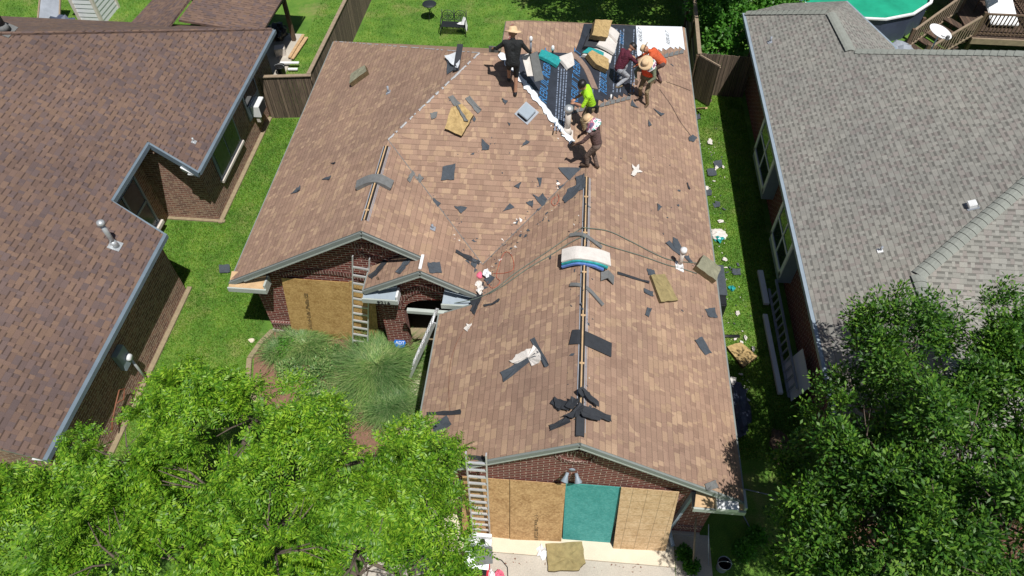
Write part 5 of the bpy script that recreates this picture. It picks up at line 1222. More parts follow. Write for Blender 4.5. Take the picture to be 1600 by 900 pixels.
M['hair'] = mat('black_hair', (.012, .010, .009), .5, .2)
def person(label, pos, face, J, mats, hat=None, extra=None, shorts=False, hgt=1.0):
    """J: joints in a local frame x right, y forward, z up, metres"""
    Rz = Matrix.Rotation(face, 3, 'Z'); O = Vector(pos)
    W = lambda v: O+Rz@(Vector(v)*hgt)
    t = thing('person', pos, label, 'person'); s_ = []
    A = lambda a, c_, r0, r1, mi: s_.append((W(a), W(c_), r0*hgt, r1*hgt, mi))
    V = lambda k: Vector(J[k])
    pel, che, nk, hd = V('pelvis'), V('chest'), V('neck'), V('head')
    sl, sr, hl, hr = V('shL'), V('shR'), V('hipL'), V('hipR')
    # torso 0 shirt, 1 pants, 2 skin, 3 shoe, 4 lip
    A(hl*.8+pel*.2, hr*.8+pel*.2, .115, .115, 1); A(pel, (pel+che)/2, .13, .135, 0); A(pel+(sl-che)*.3, che+(sl-che)*.55, .105, .12, 0); A(pel+(sr-che)*.3, che+(sr-che)*.55, .105, .12, 0); A(sl, sr, .078, .078, 0); A(che, nk, .12, .065, 0)
    A(nk, hd, .055, .055, 2)
    up = (hd-nk).normalized(); fw = Vector(J.get('look', (0, 1, 0))).normalized(); fw = (fw-up*fw.dot(up)).normalized(); sd = fw.cross(up)
    A(hd+up*.07-fw*.012, hd+up*.075+fw*.018, .098, .09, 2); A(hd-up*.0+fw*.03, hd+up*.03+fw*.03, .062, .07, 2)   # cranium, jaw
    A(hd+up*.045+fw*.105, hd+up*.02+fw*.122, .012, .016, 2); A(hd-up*.018+fw*.094-sd*.014, hd-up*.018+fw*.094+sd*.014, .010, .010, 4)
    for q in (-1, 1): A(hd+up*.05+sd*(.093*q), hd+up*.02+sd*(.090*q), .018, .013, 2)
    for k in ('L', 'R'):
        sh, el, wr = V('sh'+k), V('el'+k), V('wr'+k); hp, kn, an = V('hip'+k), V('kn'+k), V('an'+k)
        slv = 0 if not J.get('bare') else 2
        A(sh, el, .062, .047, 0); A(el, el.lerp(wr, .85), .045, .034, slv); A(el.lerp(wr, .85), wr, .028, .027, 2)
        d = (wr-el).normalized(); side = d.cross(Vector((0,0,1)));
        if side.length < .1: side = Vector((0, 1, 0))
        side.normalize(); nn = side.cross(d).normalized(); hnd = wr+d*.075
        A(wr, hnd-side*.018, .027, .022, J.get('glove', 2)); A(wr, hnd+side*.018, .027, .022, J.get('glove', 2))
        for fi, (off, ln) in enumerate(((-.034, .062), (-.012, .078), (.011, .072), (.033, .055))):
            b0 = hnd+side*off; b1 = b0+d*ln*.55-nn*.008; A(b0, b1, .0095, .009, J.get('glove', 2)); A(b1, b1+d*ln*.3-nn*.030, .009, .008, J.get('glove', 2))
        A(wr+d*.02-side*.02, wr+d*.055-side*.058, .012, .010, J.get('glove', 2)); A(wr+d*.055-side*.058, wr+d*.09-side*.052-nn*.012, .010, .009, J.get('glove', 2))
        A(hp, kn, .092, .064, 1); 
        if shorts: A(kn, an, .056, .040, 2)
        else: A(kn, an, .066, .052, 1)
        fd = Vector(J.get('ft'+k, (0, 1, -.15))).normalized(); A(an+Vector((0,0,-.01)), an+Vector((0,0,-.05))-fd*.03, .048, .046, 3); A(an+Vector((0,0,-.055)), an+Vector((0,0,-.055))+fd*.15, .044, .038, 3)
    o = body_mesh('body', s_, mats); under(o, t)
    for q in (-1, 1):
        part(MB().lathe(W(hd+up*.055+fw*.098+sd*.033*q), [(.001, -.008), (.009, -.004), (.009, .004), (.001, .008)], 8), 'eye', 'dark', t, True)
    Mh = Matrix((Rz@sd, Rz@fw, Rz@up)).transposed(); hc = W(hd+up*.085)
    if hat in ('straw', 'small'):
        hb = .21 if hat == 'straw' else .135
        pr = [(hb+.005, .0), (hb, .018), (hb*.75, .022), (.115, .035), (.112, .07), (.095, .12), (.06, .135), (.001, .135)]
        b = MB().lathe(hc, pr, 22, rot=Mh, caps=False); rr = random.Random(len(label))
        for i in range(22): v = Vector(b.v[i]); b.v[i] = tuple(v+(Mh@Vector((0,0,1)))*(.018*math.sin(i*2*math.pi/11)))
        b.lathe(hc, [(hb, -.004), (.11, .012), (.11, -.002)], 22, rot=Mh, caps=False)
        part(b, 'straw_hat', 'straw', t, True)
    elif hat == 'cap':
        part(MB().lathe(hc, [(.115, -.02), (.116, .02), (.095, .075), (.05, .10), (.001, .105)], 18, rot=Mh, caps=False), 'cap', 'hair', t, True)
        part(MB().slab([hc+Mh@Vector((-.07, .09, .0)), hc+Mh@Vector((.07, .09, .0)), hc+Mh@Vector((.055, .19, -.02)), hc+Mh@Vector((-.055, .19, -.02))], .008), 'cap_visor', 'straw', t)
    elif hat == 'hair':
        b = MB().lathe(hc, [(.108, -.05), (.115, .0), (.108, .05), (.075, .09), (.001, .105)], 18, rot=Mh, caps=False); rr = random.Random(3)
        b.v = [tuple(Vector(v)-(Mh@Vector((0, .02, 0)))+Vector((rr.uniform(-.008, .008),)*3)) for v in b.v]
        part(b, 'hair', 'hair', t, True)
    if extra: extra(t, W, hd, up, fw, sd, Rz)
    return t
M['cloth_mix'] = None
def patchcloth():
    m, t, b = nodes_of('patterned_scarf'); tc = N(t, 'ShaderNodeTexCoord').outputs['Object']
    c = ramp(t, noise(t, 7.5, 2, tc), [(0, (.03, .25, .2)), (.42, (.04, .32, .27)), (.43, (.75, .75, .78)), (.52, (.75, .75, .78)), (.53, (.45, .16, .22)), (.6, (.14, .1, .2))], True)
    t.links.new(c, b.inputs['Base Color']); b.inputs['Roughness'].default_value = .8; return m
M['scarf'] = patchcloth()
def scarf(t, W, hd, up, fw, sd, Rz):
    c = W(hd+up*.07); Mh = Matrix((Rz@sd, Rz@fw, Rz@up)).transposed(); b = MB(); n = 26; rings = []
    for (r, z, wv) in ((.112, .03, 0), (.13, -.04, .1), (.19, -.12, .25), (.25, -.19, .4)):
        rings.append([c+Mh@Vector((r*math.cos(2*math.pi*i/n), (r*.85)*math.sin(2*math.pi*i/n)-.03, z+.05*wv*math.sin(i*1.9)-.02*wv*math.sin(i*.8))) for i in range(n)])
    vs = sum(rings, []); b.add(vs, [(k*n+i, k*n+(i+1) % n, (k+1)*n+(i+1) % n, (k+1)*n+i) for k in range(3) for i in range(n) if not (5 <= i <= 7)])
    part(b, 'head_scarf', 'scarf', t, True)
def belt(t, W, J, Rz, mt='shoe'):
    pel = Vector(J['pelvis']); b = MB()
    for a, (dx, dy) in enumerate(((.17, .05), (-.17, .05), (.12, -.13), (-.12, -.13))):
        b.box(W(pel+Vector((dx, dy, -.04))), (.1, .09, .2), .3*a)
    part(b, 'tool_pouch', mt, t, bevel=.012)
    n = 20; q = [W(pel+Vector((.165*math.cos(2*math.pi*i/n), .135*math.sin(2*math.pi*i/n), .06))) for i in range(n+1)]
    part(MB().tube(q, .022, 6, caps=False), 'belt', 'dark', t, True)
def zpl(k, x, y): return pl3(k, x, y)[2]
def place(k, px, py):
    return PP(k, px, py, 0)
def foot_z(k, pos, face, fx, fy):   # local z so that the foot rests on the slope
    v = Matrix.Rotation(face, 3, 'Z')@Vector((fx, fy, 0)); return zpl(k, pos.x+v.x, pos.y+v.y)-pos.z+.10
M['sh_black'] = mat('black_shirt', (.014, .016, .018), .85, .3, 5, .05); M['sh_shorts'] = mat('black_shorts', (.01, .011, .013), .85, .2)
M['sh_maroon'] = mat('maroon_shirt', (.10, .012, .03), .85, .3, 5, .05); M['jeans'] = mat('pale_jeans', (.36, .38, .42), .85, .2, 5, .05)
M['sh_neon'] = mat('neon_shirt', (.40, .75, .02), .75, .2, 5, .05); M['khaki'] = mat('khaki_trousers', (.25, .19, .11), .9, .35, 5, .05)
M['sh_olive'] = mat('olive_shirt', (.16, .18, .115), .85, .25, 5, .05); M['vest'] = mat('orange_vest', (.85, .08, .02), .7, .2, 10)
M['sh_plaid'] = mat('brown_plaid_shirt', (.13, .075, .07), .88, .5, 5, .05); M['pt_brown'] = mat('brown_trousers', (.17, .12, .10), .9, .4, 5, .05)
M['sh_orange'] = mat('orange_shirt', (.60, .10, .03), .75, .3, 5, .05)
# 1: man in black, seen from behind, at the ridge
p0 = place('F', 801, 149); fc = R(4)
J1 = dict(pelvis=(0, .02, .98), chest=(0, .10, 1.32), neck=(0, .15, 1.50), head=(0, .19, 1.58), look=(.05, 1, -.45), shL=(-.19, .11, 1.43), shR=(.19, .11, 1.43),
 hipL=(-.09, .02, .93), hipR=(.09, .02, .93), elL=(-.40, .20, 1.22), wrL=(-.46, .40, 1.10), elR=(.38, .18, 1.16), wrR=(.44, .38, 1.0),
 knL=(-.09, .28, .62), anL=(-.10, .34, foot_z('F', p0, fc, -.10, .34)), knR=(.09, .10, .52), anR=(.07, 0, foot_z('F', p0, fc, .07, 0)))
person('person in black shirt, black shorts and wide straw hat, back to the camera', p0, fc, J1, ['sh_black', 'sh_shorts', 'skin', 'black', 'lip'], 'straw', shorts=True, hgt=1.03)
# slab of shingles the man carries
Wb = lambda v: p0+Matrix.Rotation(fc, 3, 'Z')@(Vector(v)*1.03)
solo(MB().slab([Wb((.42, .30, 1.0)), Wb((.60, .36, 1.05)), Wb((.78, .10, .42)), Wb((.55, .02, .40))], .03), 'shingle_sheet', 'scrapl', 'grey shingle sheet held by the man in black', 'shingle', SC)
solo(MB().slab([Wb((.22, .30, .95)), Wb((.42, .34, .98)), Wb((.56, .12, .50)), Wb((.36, .04, .55))], .02), 'felt_scrap', 'wrap', 'white sheet beside the leg of the man in black', 'sheet')
solo(MB().slab([Wb((-.36, .46, 1.1)), Wb((-.60, .48, 1.1)), Wb((-.60, .50, .92)), Wb((-.36, .48, .92))], .015), 'shingle_scrap', 'scrapl', 'grey shingle square held in the left hand of the man in black', 'shingle', SC)
# 2: maroon shirt, kneeling/bending on the underlayment
p0 = place('R', 966, 133); fc = R(-55)
J2 = dict(pelvis=(0, -.06, .62), chest=(0, .10, .92), neck=(0, .22, 1.08), head=(0, .29, 1.14), look=(0, 1, -.7), shL=(-.18, .14, 1.02), shR=(.18, .14, 1.02),
 hipL=(-.09, -.06, .58), hipR=(.09, -.06, .58), elL=(-.24, .32, .84), wrL=(-.14, .50, .74), elR=(.24, .32, .82), wrR=(.12, .50, .70), glove=2,
 knL=(-.14, .30, .48), anL=(-.13, .12, foot_z('R', p0, fc, -.13, .12)), knR=(.14, .22, .30), anR=(.12, -.12, foot_z('R', p0, fc, .12, -.12)))
person('person in maroon shirt, pale jeans and dark cap on the black underlayment', p0, fc, J2, ['sh_maroon', 'jeans', 'skin', 'khaki', 'lip'], 'cap', hgt=1.0)
# 3: orange shirt, bending behind
p0 = place('R', 1022, 126); fc = R(75)
J3 = dict(pelvis=(0, -.15, .72), chest=(0, .14, .93), neck=(0, .30, 1.00), head=(0, .38, 1.02), look=(0, .8, -.8), shL=(-.18, .20, .96), shR=(.18, .20, .96),
 hipL=(-.09, -.15, .68), hipR=(.09, -.15, .68), elL=(-.24, .42, .72), wrL=(-.18, .62, .52), elR=(.24, .44, .74), wrR=(.14, .66, .58),
 knL=(-.12, .12, .42), anL=(-.12, -.02, foot_z('R', p0, fc, -.12, -.02)), knR=(.12, .08, .40), anR=(.12, -.18, foot_z('R', p0, fc, .12, -.18)))
person('person in an orange red shirt and straw hat, bending forward behind the worker in olive', p0, fc, J3, ['sh_orange', 'sh_plaid', 'skin', 'shoe', 'lip'], 'straw', hgt=1.0)
# 4: olive shirt, orange vest, scarf and straw hat
p0 = place('R', 1006, 158); fc = R(150)
J4 = dict(pelvis=(0, -.02, .86), chest=(0, .12, 1.18), neck=(0, .20, 1.34), head=(0, .27, 1.42), look=(0, 1, -.6), shL=(-.19, .13, 1.27), shR=(.19, .13, 1.27),
 hipL=(-.09, -.02, .82), hipR=(.09, -.02, .82), elL=(-.30, .24, 1.05), wrL=(-.18, .42, .95), elR=(.30, .26, 1.05), wrR=(.16, .44, .93), glove=3,
 knL=(-.13, .22, .50), anL=(-.16, .10, foot_z('R', p0, fc, -.16, .10)), knR=(.13, .12, .48), anR=(.15, -.02, foot_z('R', p0, fc, .15, -.02)))
def ex4(t, W, hd, up, fw, sd, Rz):
    scarf(t, W, hd, up, fw, sd, Rz); belt(t, W, J4, Rz, 'khaki')
    b = MB(); n = 20
    r_ = []
    for (z, rx, ry, yy) in ((.96, .185, .15, .05), (1.1, .19, .155, .09), (1.24, .195, .15, .125)):
        r_.append([W((rx*math.cos(2*math.pi*i/n), yy+ry*math.sin(2*math.pi*i/n), z)) for i in range(n)])
    b.add(sum(r_, []), [(k*n+i, k*n+(i+1) % n, (k+1)*n+(i+1) % n, (k+1)*n+i) for k in range(2) for i in range(n)])
    for q in (-1, 1): b.add([W((q*.05, .24, 1.24)), W((q*.15, .22, 1.24)), W((q*.15, .13, 1.36)), W((q*.07, .13, 1.36)), W((q*.15, .0, 1.26)), W((q*.07, .0, 1.26))], [(0, 1, 2, 3), (3, 2, 4, 5)])
    part(b, 'safety_vest', 'vest', t, True)
person('person in olive shirt, orange vest, khaki trousers, green scarf and straw hat', p0, fc, J4, ['sh_olive', 'khaki', 'skin', 'shoe', 'lip'], 'straw', ex4, hgt=1.02)
# 5: neon shirt
p0 = place('R', 917, 206); fc = R(95)
J5 = dict(pelvis=(0, -.04, .84), chest=(0, .08, 1.14), neck=(0, .14, 1.32), head=(0, .20, 1.39), look=(0, 1, -.9), shL=(-.19, .08, 1.24), shR=(.19, .08, 1.24), bare=1,
 hipL=(-.09, -.04, .80), hipR=(.09, -.04, .80), elL=(-.26, .20, 1.0), wrL=(-.12, .38, .98), elR=(.26, .18, 1.0), wrR=(.12, .36, .96),
 knL=(-.11, .16, .46), anL=(-.12, .06, foot_z('R', p0, fc, -.12, .06)), knR=(.11, .10, .44), anR=(.12, -.08, foot_z('R', p0, fc, .12, -.08)))
person('person with short black hair in a neon green shirt beside the flue pipe', p0, fc, J5, ['sh_neon', 'khaki', 'skin', 'shoe', 'lip'], 'hair', lambda t, W, hd, up, fw, sd, Rz: belt(t, W, J5, Rz, 'black'), hgt=1.03)
# 6: brown plaid, scarf and straw hat
p0 = place('R', 925, 262); fc = R(75)
J6 = dict(pelvis=(0, -.04, .84), chest=(0, .06, 1.15), neck=(0, .11, 1.32), head=(0, .17, 1.40), look=(0, 1, -.9), shL=(-.19, .06, 1.24), shR=(.19, .06, 1.24),
 hipL=(-.09, -.06, .78), hipR=(.09, -.06, .78), elL=(-.27, .26, .97), wrL=(-.20, .44, .80), elR=(.27, .24, .97), wrR=(.20, .42, .80), glove=3,
 knL=(-.10, .14, .44), anL=(-.10, .12, foot_z('R', p0, fc, -.10, .12)), knR=(.10, .04, .44), anR=(.10, -.10, foot_z('R', p0, fc, .10, -.10)))
person('person in brown plaid shirt, patterned scarf and small hat at the garage ridge end', p0, fc, J6, ['sh_plaid', 'pt_brown', 'skin', 'shoe', 'lip'], 'small', lambda t, W, hd, up, fw, sd, Rz: scarf(t, W, hd, up, fw, sd, Rz), hgt=1.0)

# ================================================================== VEGETATION
def leaf_object(name, V4, mt, parent=None):
    """V4: array (n,k,3) of k-gons (k=3 or 4)"""
    n, k = V4.shape[:2]; me = bpy.data.meshes.new(name); me.vertices.add(n*k); me.loops.add(n*k); me.polygons.add(n)
    me.vertices.foreach_set('co', V4.reshape(-1).astype(np.float32)); me.loops.foreach_set('vertex_index', np.arange(n*k, dtype=np.int32))
    me.polygons.foreach_set('loop_start', np.arange(0, n*k, k, dtype=np.int32)); me.polygons.foreach_set('loop_total', np.full(n, k, dtype=np.int32))
    me.materials.append(M[mt]); me.update(calc_edges=True); me.validate()
    o = bpy.data.objects.new(name, me); col.objects.link(o)
    if parent is not None: under(o, parent)
    return o
def unit(a): return a/np.maximum(1e-9, np.linalg.norm(a, axis=-1, keepdims=True))
def lobes_points(lobes, per, rng, shell=.82, low=-.45):
    out = []; nrm = []
    for (c, r) in lobes:
        c = np.array(c); r3 = np.array(r if hasattr(r, '__len__') else (r, r, r*.8)); n = int(per*(r3[0]*r3[1]+r3[0]*r3[2]+r3[1]*r3[2])/3)
        d = unit(rng.normal(size=(n*2, 3))); d = d[d[:, 2] > low][:n]
        f = shell+(1.08-shell)*rng.random(len(d))**.7; lump_ = 1+.13*np.sin(d[:, 0]*7+c[0]*3)*np.sin(d[:, 1]*6+c[1])+.1*np.sin(d[:, 2]*9)
        p = c+d*r3*(f*lump_)[:, None]; out.append(p); nrm.append(d)
    return np.concatenate(out), np.concatenate(nrm)
def inside_cull(P, D, lobes, k=.72):
    keep = np.ones(len(P), bool)
    for (c, r) in lobes:
        r3 = np.array(r if hasattr(r, '__len__') else (r, r, r*.8)); q = (P-np.array(c))/r3; keep &= (np.linalg.norm(q, axis=1) > k)
    return P[keep], D[keep]
def frond_leaves(P, D, rng, nf=7, L=.30, pairs=6, lw=.017, ll=.085):
    quads = []
    m = len(P); az = rng.random(m)*6.28
    for f in range(nf):
        a = az+f*2*math.pi/nf+rng.normal(size=m)*.25
        t1 = unit(np.cross(D, np.array([.31, .17, .93])+0*D)); t2 = np.cross(D, t1)
        out = unit(t1*np.cos(a)[:, None]+t2*np.sin(a)[:, None]); rise = (.25+.5*rng.random(m))[:, None]
        d = unit(out+D*rise+np.array([0, 0, .15])); LL = L*(.75+.5*rng.random(m)); up = unit(D+np.array([0, 0, .8])); side = unit(np.cross(d, up)); up = np.cross(side, d)
        for k in range(pairs+1):
            u = .18+.82*k/pairs; base = P+d*(LL*u)[:, None]-np.array([0, 0, 1.0])*(LL*.35*u*u)[:, None]
            for s_ in ((-1, 1) if k < pairs else (0,)):
                ld = unit(side*s_*1.0+d*(.45 if s_ else 1)-up*(.18+.2*rng.random(m))[:, None]+rng.normal(size=(m, 3))*.12); ln = (ll*(1.05-.3*u)*(.8+.4*rng.random(m)))[:, None]
                wv = unit(np.cross(ld, up)+rng.normal(size=(m, 3))*.25)*lw
                quads.append(np.stack([base, base+ld*ln*.45+wv, base+ld*ln, base+ld*ln*.45-wv], 1))
    return np.concatenate(quads)
def broad_leaves(P, D, rng, n=16, r=.16, ll=.10, lw=.028):
    quads = []; m = len(P)
    for k in range(n):
        o_ = unit(rng.normal(size=(m, 3))+D*.7); base = P+o_*(r*rng.random(m))[:, None]; ld = unit(o_+np.array([0, 0, .25])+rng.normal(size=(m, 3))*.3); up = unit(D+np.array([0, 0, 1.0])+rng.normal(size=(m, 3))*.45)
        wv = unit(np.cross(ld, up))*lw*(.7+.6*rng.random(m))[:, None]; ln = (ll*(.7+.6*rng.random(m)))[:, None]; dr = -up*.012
        quads.append(np.stack([base, base+ld*ln*.5+wv, base+ld*ln+dr, base+ld*ln*.5-wv], 1))
    return np.concatenate(quads)
def trunk(t, base, lobes, r0, rng, hub=.45, twigs=None):
    base = Vector(base); b = MB(); ce = Vector(np.mean([l[0] for l in lobes], axis=0)); top = Vector((base.x*.5+ce.x*.5, base.y*.5+ce.y*.5, ce.z*hub))
    b.tube([base-Vector((0,0,.2)), base+Vector((0,0,.3)), base.lerp(top, .55)+Vector((.05, .04, 0)), top], [r0*1.5, r0*1.1, r0*.85, r0*.7], 10); part(b, 'trunk', 'bark', t, True)
    b = MB()
    for (c, r) in lobes:
        c = Vector(c); rv = r if not hasattr(r, '__len__') else r[0]; mid = top.lerp(c, .5)+Vector((0, 0, .25)); b.tube([top, mid, c], [r0*.42, r0*.28, r0*.14], 7)
        for i in range(7):
            d = Vector(rng.normal(size=3)); d.z = abs(d.z)*.8; d.normalize(); m1 = c+d*rv*.45+Vector(rng.normal(size=3)*.06); b.tube([c, m1, c+d*rv*.92], [r0*.13, r0*.08, r0*.03], 5)
            e = (d+Vector(rng.normal(size=3)*.5)).normalized(); b.tube([m1, m1+e*rv*.42], [r0*.06, r0*.02], 4)
    part(b, 'branches', 'bark', t, True)
def Lz(px, py, z, r): return (tuple(PZ(px, py, z)), r)
rng = np.random.default_rng(11)
# bright tree, front left
lob1 = [Lz(35, 850, 4.4, 1.15), Lz(135, 805, 4.5, .95), Lz(215, 735, 4.5, .95), Lz(300, 668, 4.5, 1.0), Lz(395, 655, 4.4, 1.0), Lz(330, 765, 5.2, 1.1), Lz(190, 880, 4.9, 1.0), Lz(450, 740, 5.0, 1.0),
        Lz(560, 765, 4.9, .95), Lz(640, 775, 4.5, .85), Lz(655, 840, 4.5, .8), Lz(560, 860, 5.2, .95), Lz(430, 865, 5.6, 1.05), Lz(300, 895, 5.3, .95), Lz(640, 700, 3.8, .5), Lz(695, 725, 3.5, .36), Lz(500, 700, 3.9, .7), Lz(640, 905, 4.6, .75), Lz(20, 765, 3.6, .5), Lz(130, 710, 3.7, .38), Lz(90, 900, 4.2, .9), Lz(560, 900, 4.6, .8)]
t = thing('shade_tree', PZ(330, 800), 'large bright green tree with feathery compound leaves filling the lower left corner', 'tree')
sub1 = []
for (c, r) in lob1:
    for i in range(8):
        d = rng.normal(size=3); d[2] = abs(d[2])*.9-.15; d /= np.linalg.norm(d); rr_ = r*(.27+.2*rng.random()); sub1.append((tuple(np.array(c)+d*r*(.72+.4*rng.random())*np.array([1, 1, .8])), (rr_, rr_, rr_*.7)))
P, D = lobes_points(sub1, 150, rng, .55, -.2); P, D = inside_cull(P, D, lob1, .68)
def gaps(P, D, f, th, sd=0.0):
    v = np.sin(P[:, 0]*f+sd)+np.sin(P[:, 1]*f*1.13+1.3+sd)+np.sin((P[:, 0]+P[:, 1]+P[:, 2]*1.5)*f*.71+2.1)+.7*np.sin((P[:, 0]-P[:, 1])*f*1.9+sd)
    k = v > th; return P[k], D[k]
P, D = gaps(P, D, 2.6, -1.2)
q = frond_leaves(P, D, rng, 7, .38, 8, .0155, .105); leaf_object('crown', q, 'leaf1', t)
trunk(t, PZ(330, 790), lob1, .2, rng)
print('tree1 leaves', len(q), 'clusters', len(P))
# dark tree, front right
lob2 = [Lz(1405, 545, 4.9, 1.0), Lz(1450, 620, 5.2, 1.1), Lz(1555, 540, 5.0, .85), Lz(1345, 640, 4.6, .9), Lz(1315, 740, 4.3, .85), Lz(1380, 720, 5.4, 1.15), Lz(1500, 720, 5.9, 1.2), Lz(1590, 660, 5.4, 1.1), Lz(1345, 820, 5.2, 1.05),
        Lz(1450, 840, 5.9, 1.15), Lz(1570, 820, 6.2, 1.1), Lz(1262, 830, 3.6, .65), Lz(1270, 900, 3.4, .75), Lz(1235, 745, 3.2, .42), Lz(1360, 920, 4.8, 1.0), Lz(1530, 920, 5.6, 1.0), Lz(1610, 560, 5.2, .8)]
t = thing('shade_tree', PZ(1500, 760), 'large dark green glossy leaved tree filling the lower right corner', 'tree')
sub2 = []
for (c, r) in lob2:
    for i in range(14):
        d = rng.normal(size=3); d[2] = abs(d[2])*.9-.25; d /= np.linalg.norm(d); rr_ = r*(.2+.16*rng.random()); sub2.append((tuple(np.array(c)+d*r*(.7+.3*rng.random())*np.array([1, 1, .9])), (rr_, rr_, rr_*1.1)))
P, D = lobes_points(sub2, 300, rng, .3, -.6); P, D = inside_cull(P, D, lob2, .35); P, D = gaps(P, D, 3.1, -1.3, .7)
P2, D2 = lobes_points([(c, r*.6) for c, r in lob2], 90, rng, .3, -1); P = np.concatenate([P, P2]); D = np.concatenate([D, D2])
tips = []
for (px, py, z) in [(1408, 455, 5.3), (1452, 470, 5.2), (1560, 455, 5.3), (1585, 462, 5.2), (1340, 530, 4.9), (1500, 490, 5.0), (1385, 480, 5.2), (1270, 640, 4.2), (1230, 700, 3.8), (1300, 590, 4.5)]:
    c = np.array(PZ(px, py, z)); n_ = 16; tips.append(c+rng.normal(size=(n_, 3))*np.array([.13, .13, .22])-np.array([0, 0, .2]))
tp = np.concatenate(tips); P = np.concatenate([P, tp]); D = np.concatenate([D, np.tile([0, 0, 1.0], (len(tp), 1))])
q = broad_leaves(P, D, rng, 20, .21, .105, .021); leaf_object('crown', q, 'leaf2', t)
trunk(t, PZ(1500, 790), lob2, .17, rng)
print('tree2 leaves', len(q))
# out of frame tree that shades the back of the yard
lob3 = [((1.2, 28.6, 5.6), 1.6), ((3.2, 28.3, 5.7), 1.7), ((5.2, 28.5, 5.6), 1.6), ((7.0, 28.0, 5.4), 1.3), ((-.2, 29.6, 6.2), 1.3), ((3.2, 31.0, 6.5), 2.0), ((5.4, 30.6, 6.5), 1.8), ((6.2, 26.6, 5.2), 1.0)]
t = thing('shade_tree', (3.2, 32.0, 0), 'dark tree just behind the back eave whose shade falls on the far lawn', 'tree')
P, D = lobes_points(lob3, 120, rng, .5, -.8); q = broad_leaves(P, D, rng, 16, .3, .18, .055); leaf_object('crown', q, 'leaf2', t); trunk(t, (3.2, 32.2, 0), lob3, .22, rng, .4)
# vine shrub behind the right fence
lobs = [((6.0, 25.6, .9), .8), ((6.6, 27.0, 1.3), 1.1), ((5.9, 27.8, 1.4), .9), ((7.4, 28.6, 1.4), 1.2), ((8.6, 29.4, 1.3), 1.1), ((6.2, 29.2, 1.6), 1.1), ((7.2, 26.8, .9), .7)]
t = thing('vine_shrub', (6.6, 27.2, 0), 'bright green broad leaved vine thicket behind the right wood fence', 'shrub')
P, D = lobes_points(lobs, 150, rng, .6); q = broad_leaves(P, D, rng, 11, .16, .15, .06); leaf_object('foliage', q, 'leaf3', t)
b = MB()
for (c, r) in lobs: b.tube([(6.8, 27.4, 0), ((6.8+c[0])/2, (27.4+c[1])/2, .6), c], [.05, .03, .015], 6)
part(b, 'stem', 'bark', t, True)
# small ground shrubs
def small_shrub(p_, r, label, mt='leaf3', n=70, ll=.08, lw=.025):
    t = thing('small_shrub', p_, label, 'shrub'); p_ = np.array(p_)
    d = unit(rng.normal(size=(n, 3))); d[:, 2] = np.abs(d[:, 2]); P = p_+np.array([0, 0, r*.3])+d*r*(.4+.6*rng.random(n))[:, None]
    leaf_object('foliage', broad_leaves(P, d, rng, 12, .1, ll, lw), mt, t)
    part(MB().tube([tuple(p_), tuple(p_+np.array([0, 0, r*.7]))], [.02, .008], 6).tube([tuple(p_), tuple(p_+np.array([r*.4, .05, r*.6]))], [.015, .006], 6), 'stem', 'bark', t)
small_shrub(tuple(PZ(1180, 840)), .2, 'small leafy shrub in the shade right of the garage')
small_shrub(tuple(PZ(1160, 862)), .25, 'leafy weed clump near the grey bucket')
small_shrub(tuple(PZ(1080, 885)), .13, 'small sunlit weed beside the driveway corner')
small_shrub(tuple(PZ(1068, 866)), .12, 'weeds at the foot of the right garage pier')
for (px, py, r_, lb) in [(500, 590, .4, 'loose green shrub in the middle of the planting bed below the window boards'), (455, 585, .35, 'low weedy shrub near the bed edging and the bright tree'), (520, 560, .3, 'pale weedy shrub between the two ornamental grasses'), (490, 625, .4, 'low shrub at the front of the planting bed beside the flat stone')]:
    small_shrub(tuple(PZ(px, py)), r_, lb, 'blade', 90, .11, .016)
small_shrub(tuple(PZ(450, 550)), .35, 'small yellow green shrub at the left of the planting bed')
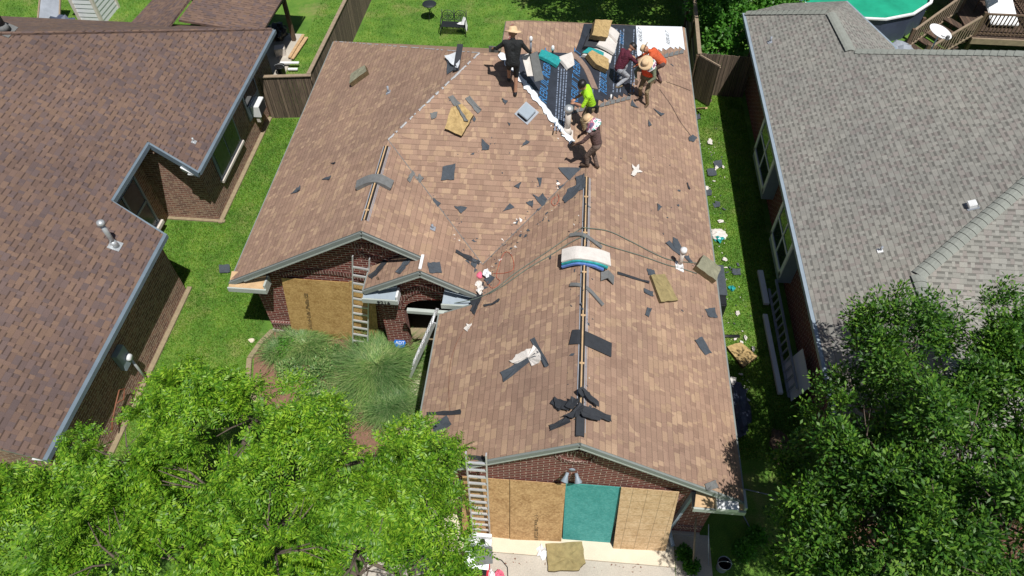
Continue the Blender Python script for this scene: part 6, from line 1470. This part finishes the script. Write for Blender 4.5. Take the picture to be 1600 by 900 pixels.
# ornamental grass
def grass_clump(p_, Rr, n, label, hgt=.9):
    p_ = np.array(p_); az = rng.random(n)*6.283; el = .15+1.25*rng.random(n)**.8; L = Rr*(.7+.5*rng.random(n)); dirh = np.stack([np.cos(az), np.sin(az), 0*az], 1); w_ = .008+.006*rng.random(n)
    side = np.stack([-np.sin(az), np.cos(az), 0*az], 1); nt_ = 7; ta = rng.random(nt_)*6.283; tr = Rr*.38*rng.random(nt_); ti = rng.integers(0, nt_, n); L = L*(.6+.6*rng.random(nt_))[ti]; off = np.stack([np.cos(ta)*tr, np.sin(ta)*tr, 0*ta], 1)[ti]; base = p_+off+dirh*(rng.random(n)*Rr*.10)[:, None]; K = 5; prev = None; quads = []
    swirl = rng.normal(size=n)*.8
    for k in range(K+1):
        u = k/K; hz = L*np.cos(el)*u*1.05+L*.35*u*u; z = hgt*Rr*1.15*np.sin(el)*(u-.55*u*u*(1.2-.4*np.sin(el)))*1.1
        pt = base+dirh*hz[:, None]*1.0+side*(swirl*u*u*L*.4)[:, None]; pt[:, 2] = np.maximum(.02, p_[2]+z); ww = (w_*(1-u*.85))[:, None]*side
        if prev is not None: quads.append(np.stack([prev[0], prev[1], pt+ww, pt-ww], 1))
        prev = (pt-ww, pt+ww)
    o = leaf_object('ornamental_grass', np.concatenate(quads), 'blade'); return tag(o, label, 'ornamental grass', 'ornamental grass clumps')
for (px, py, rr_, n_, lb) in [(590, 580, 1.0, 5200, 'largest fountain of ornamental grass at the foot of the first ladder'), (478, 545, .7, 2000, 'grey green ornamental grass under the front window boards'), (615, 640, .75, 2200, 'ornamental grass clump beside the mulch and walkway'),
                          (432, 552, .5, 800, 'thin ornamental grass clump at the left end of the bed'), (530, 640, .6, 900, 'ornamental grass clump half under the bright tree')]:
    grass_clump(tuple(PZ(px, py, .02)), rr_, n_, lb)
# lawn blades
def lawn(name, rects, dens):
    Q = []
    for (x0, y0, x1, y1) in rects:
        n = int((x1-x0)*(y1-y0)*dens); p_ = np.stack([x0+(x1-x0)*rng.random(n), y0+(y1-y0)*rng.random(n), np.zeros(n)], 1); a = rng.random(n)*6.283; h = .03+.045*rng.random(n)
        s_ = np.stack([np.cos(a), np.sin(a), 0*a], 1)*.012; tip = p_+np.stack([rng.normal(size=n)*.025, rng.normal(size=n)*.025, h], 1); Q.append(np.stack([p_-s_, p_+s_, tip], 1))
    o = leaf_object(name, np.concatenate(Q), 'lawnb'); tag(o, 'short green lawn grass between and behind the houses', 'grass', kind='stuff'); return o
lawn('lawn_grass', [(-11.1, 5.0, -8.35, 12), (-11.1, 12, -7.9, 21.2), (-12.7, 12.9, -11.1, 15.6)], 1500)
lawn('lawn_grass', [(-8.9, 22, 5, 31.5), (-11.2, 21.6, -9.3, 31), (-26, 23, -13.5, 31)], 420)
lawn('lawn_grass', [(4.3, 8.5, 7.0, 24)], 1400)
lawn('lawn_grass', [(-8.35, 3, -3.9, 9.0)], 500)
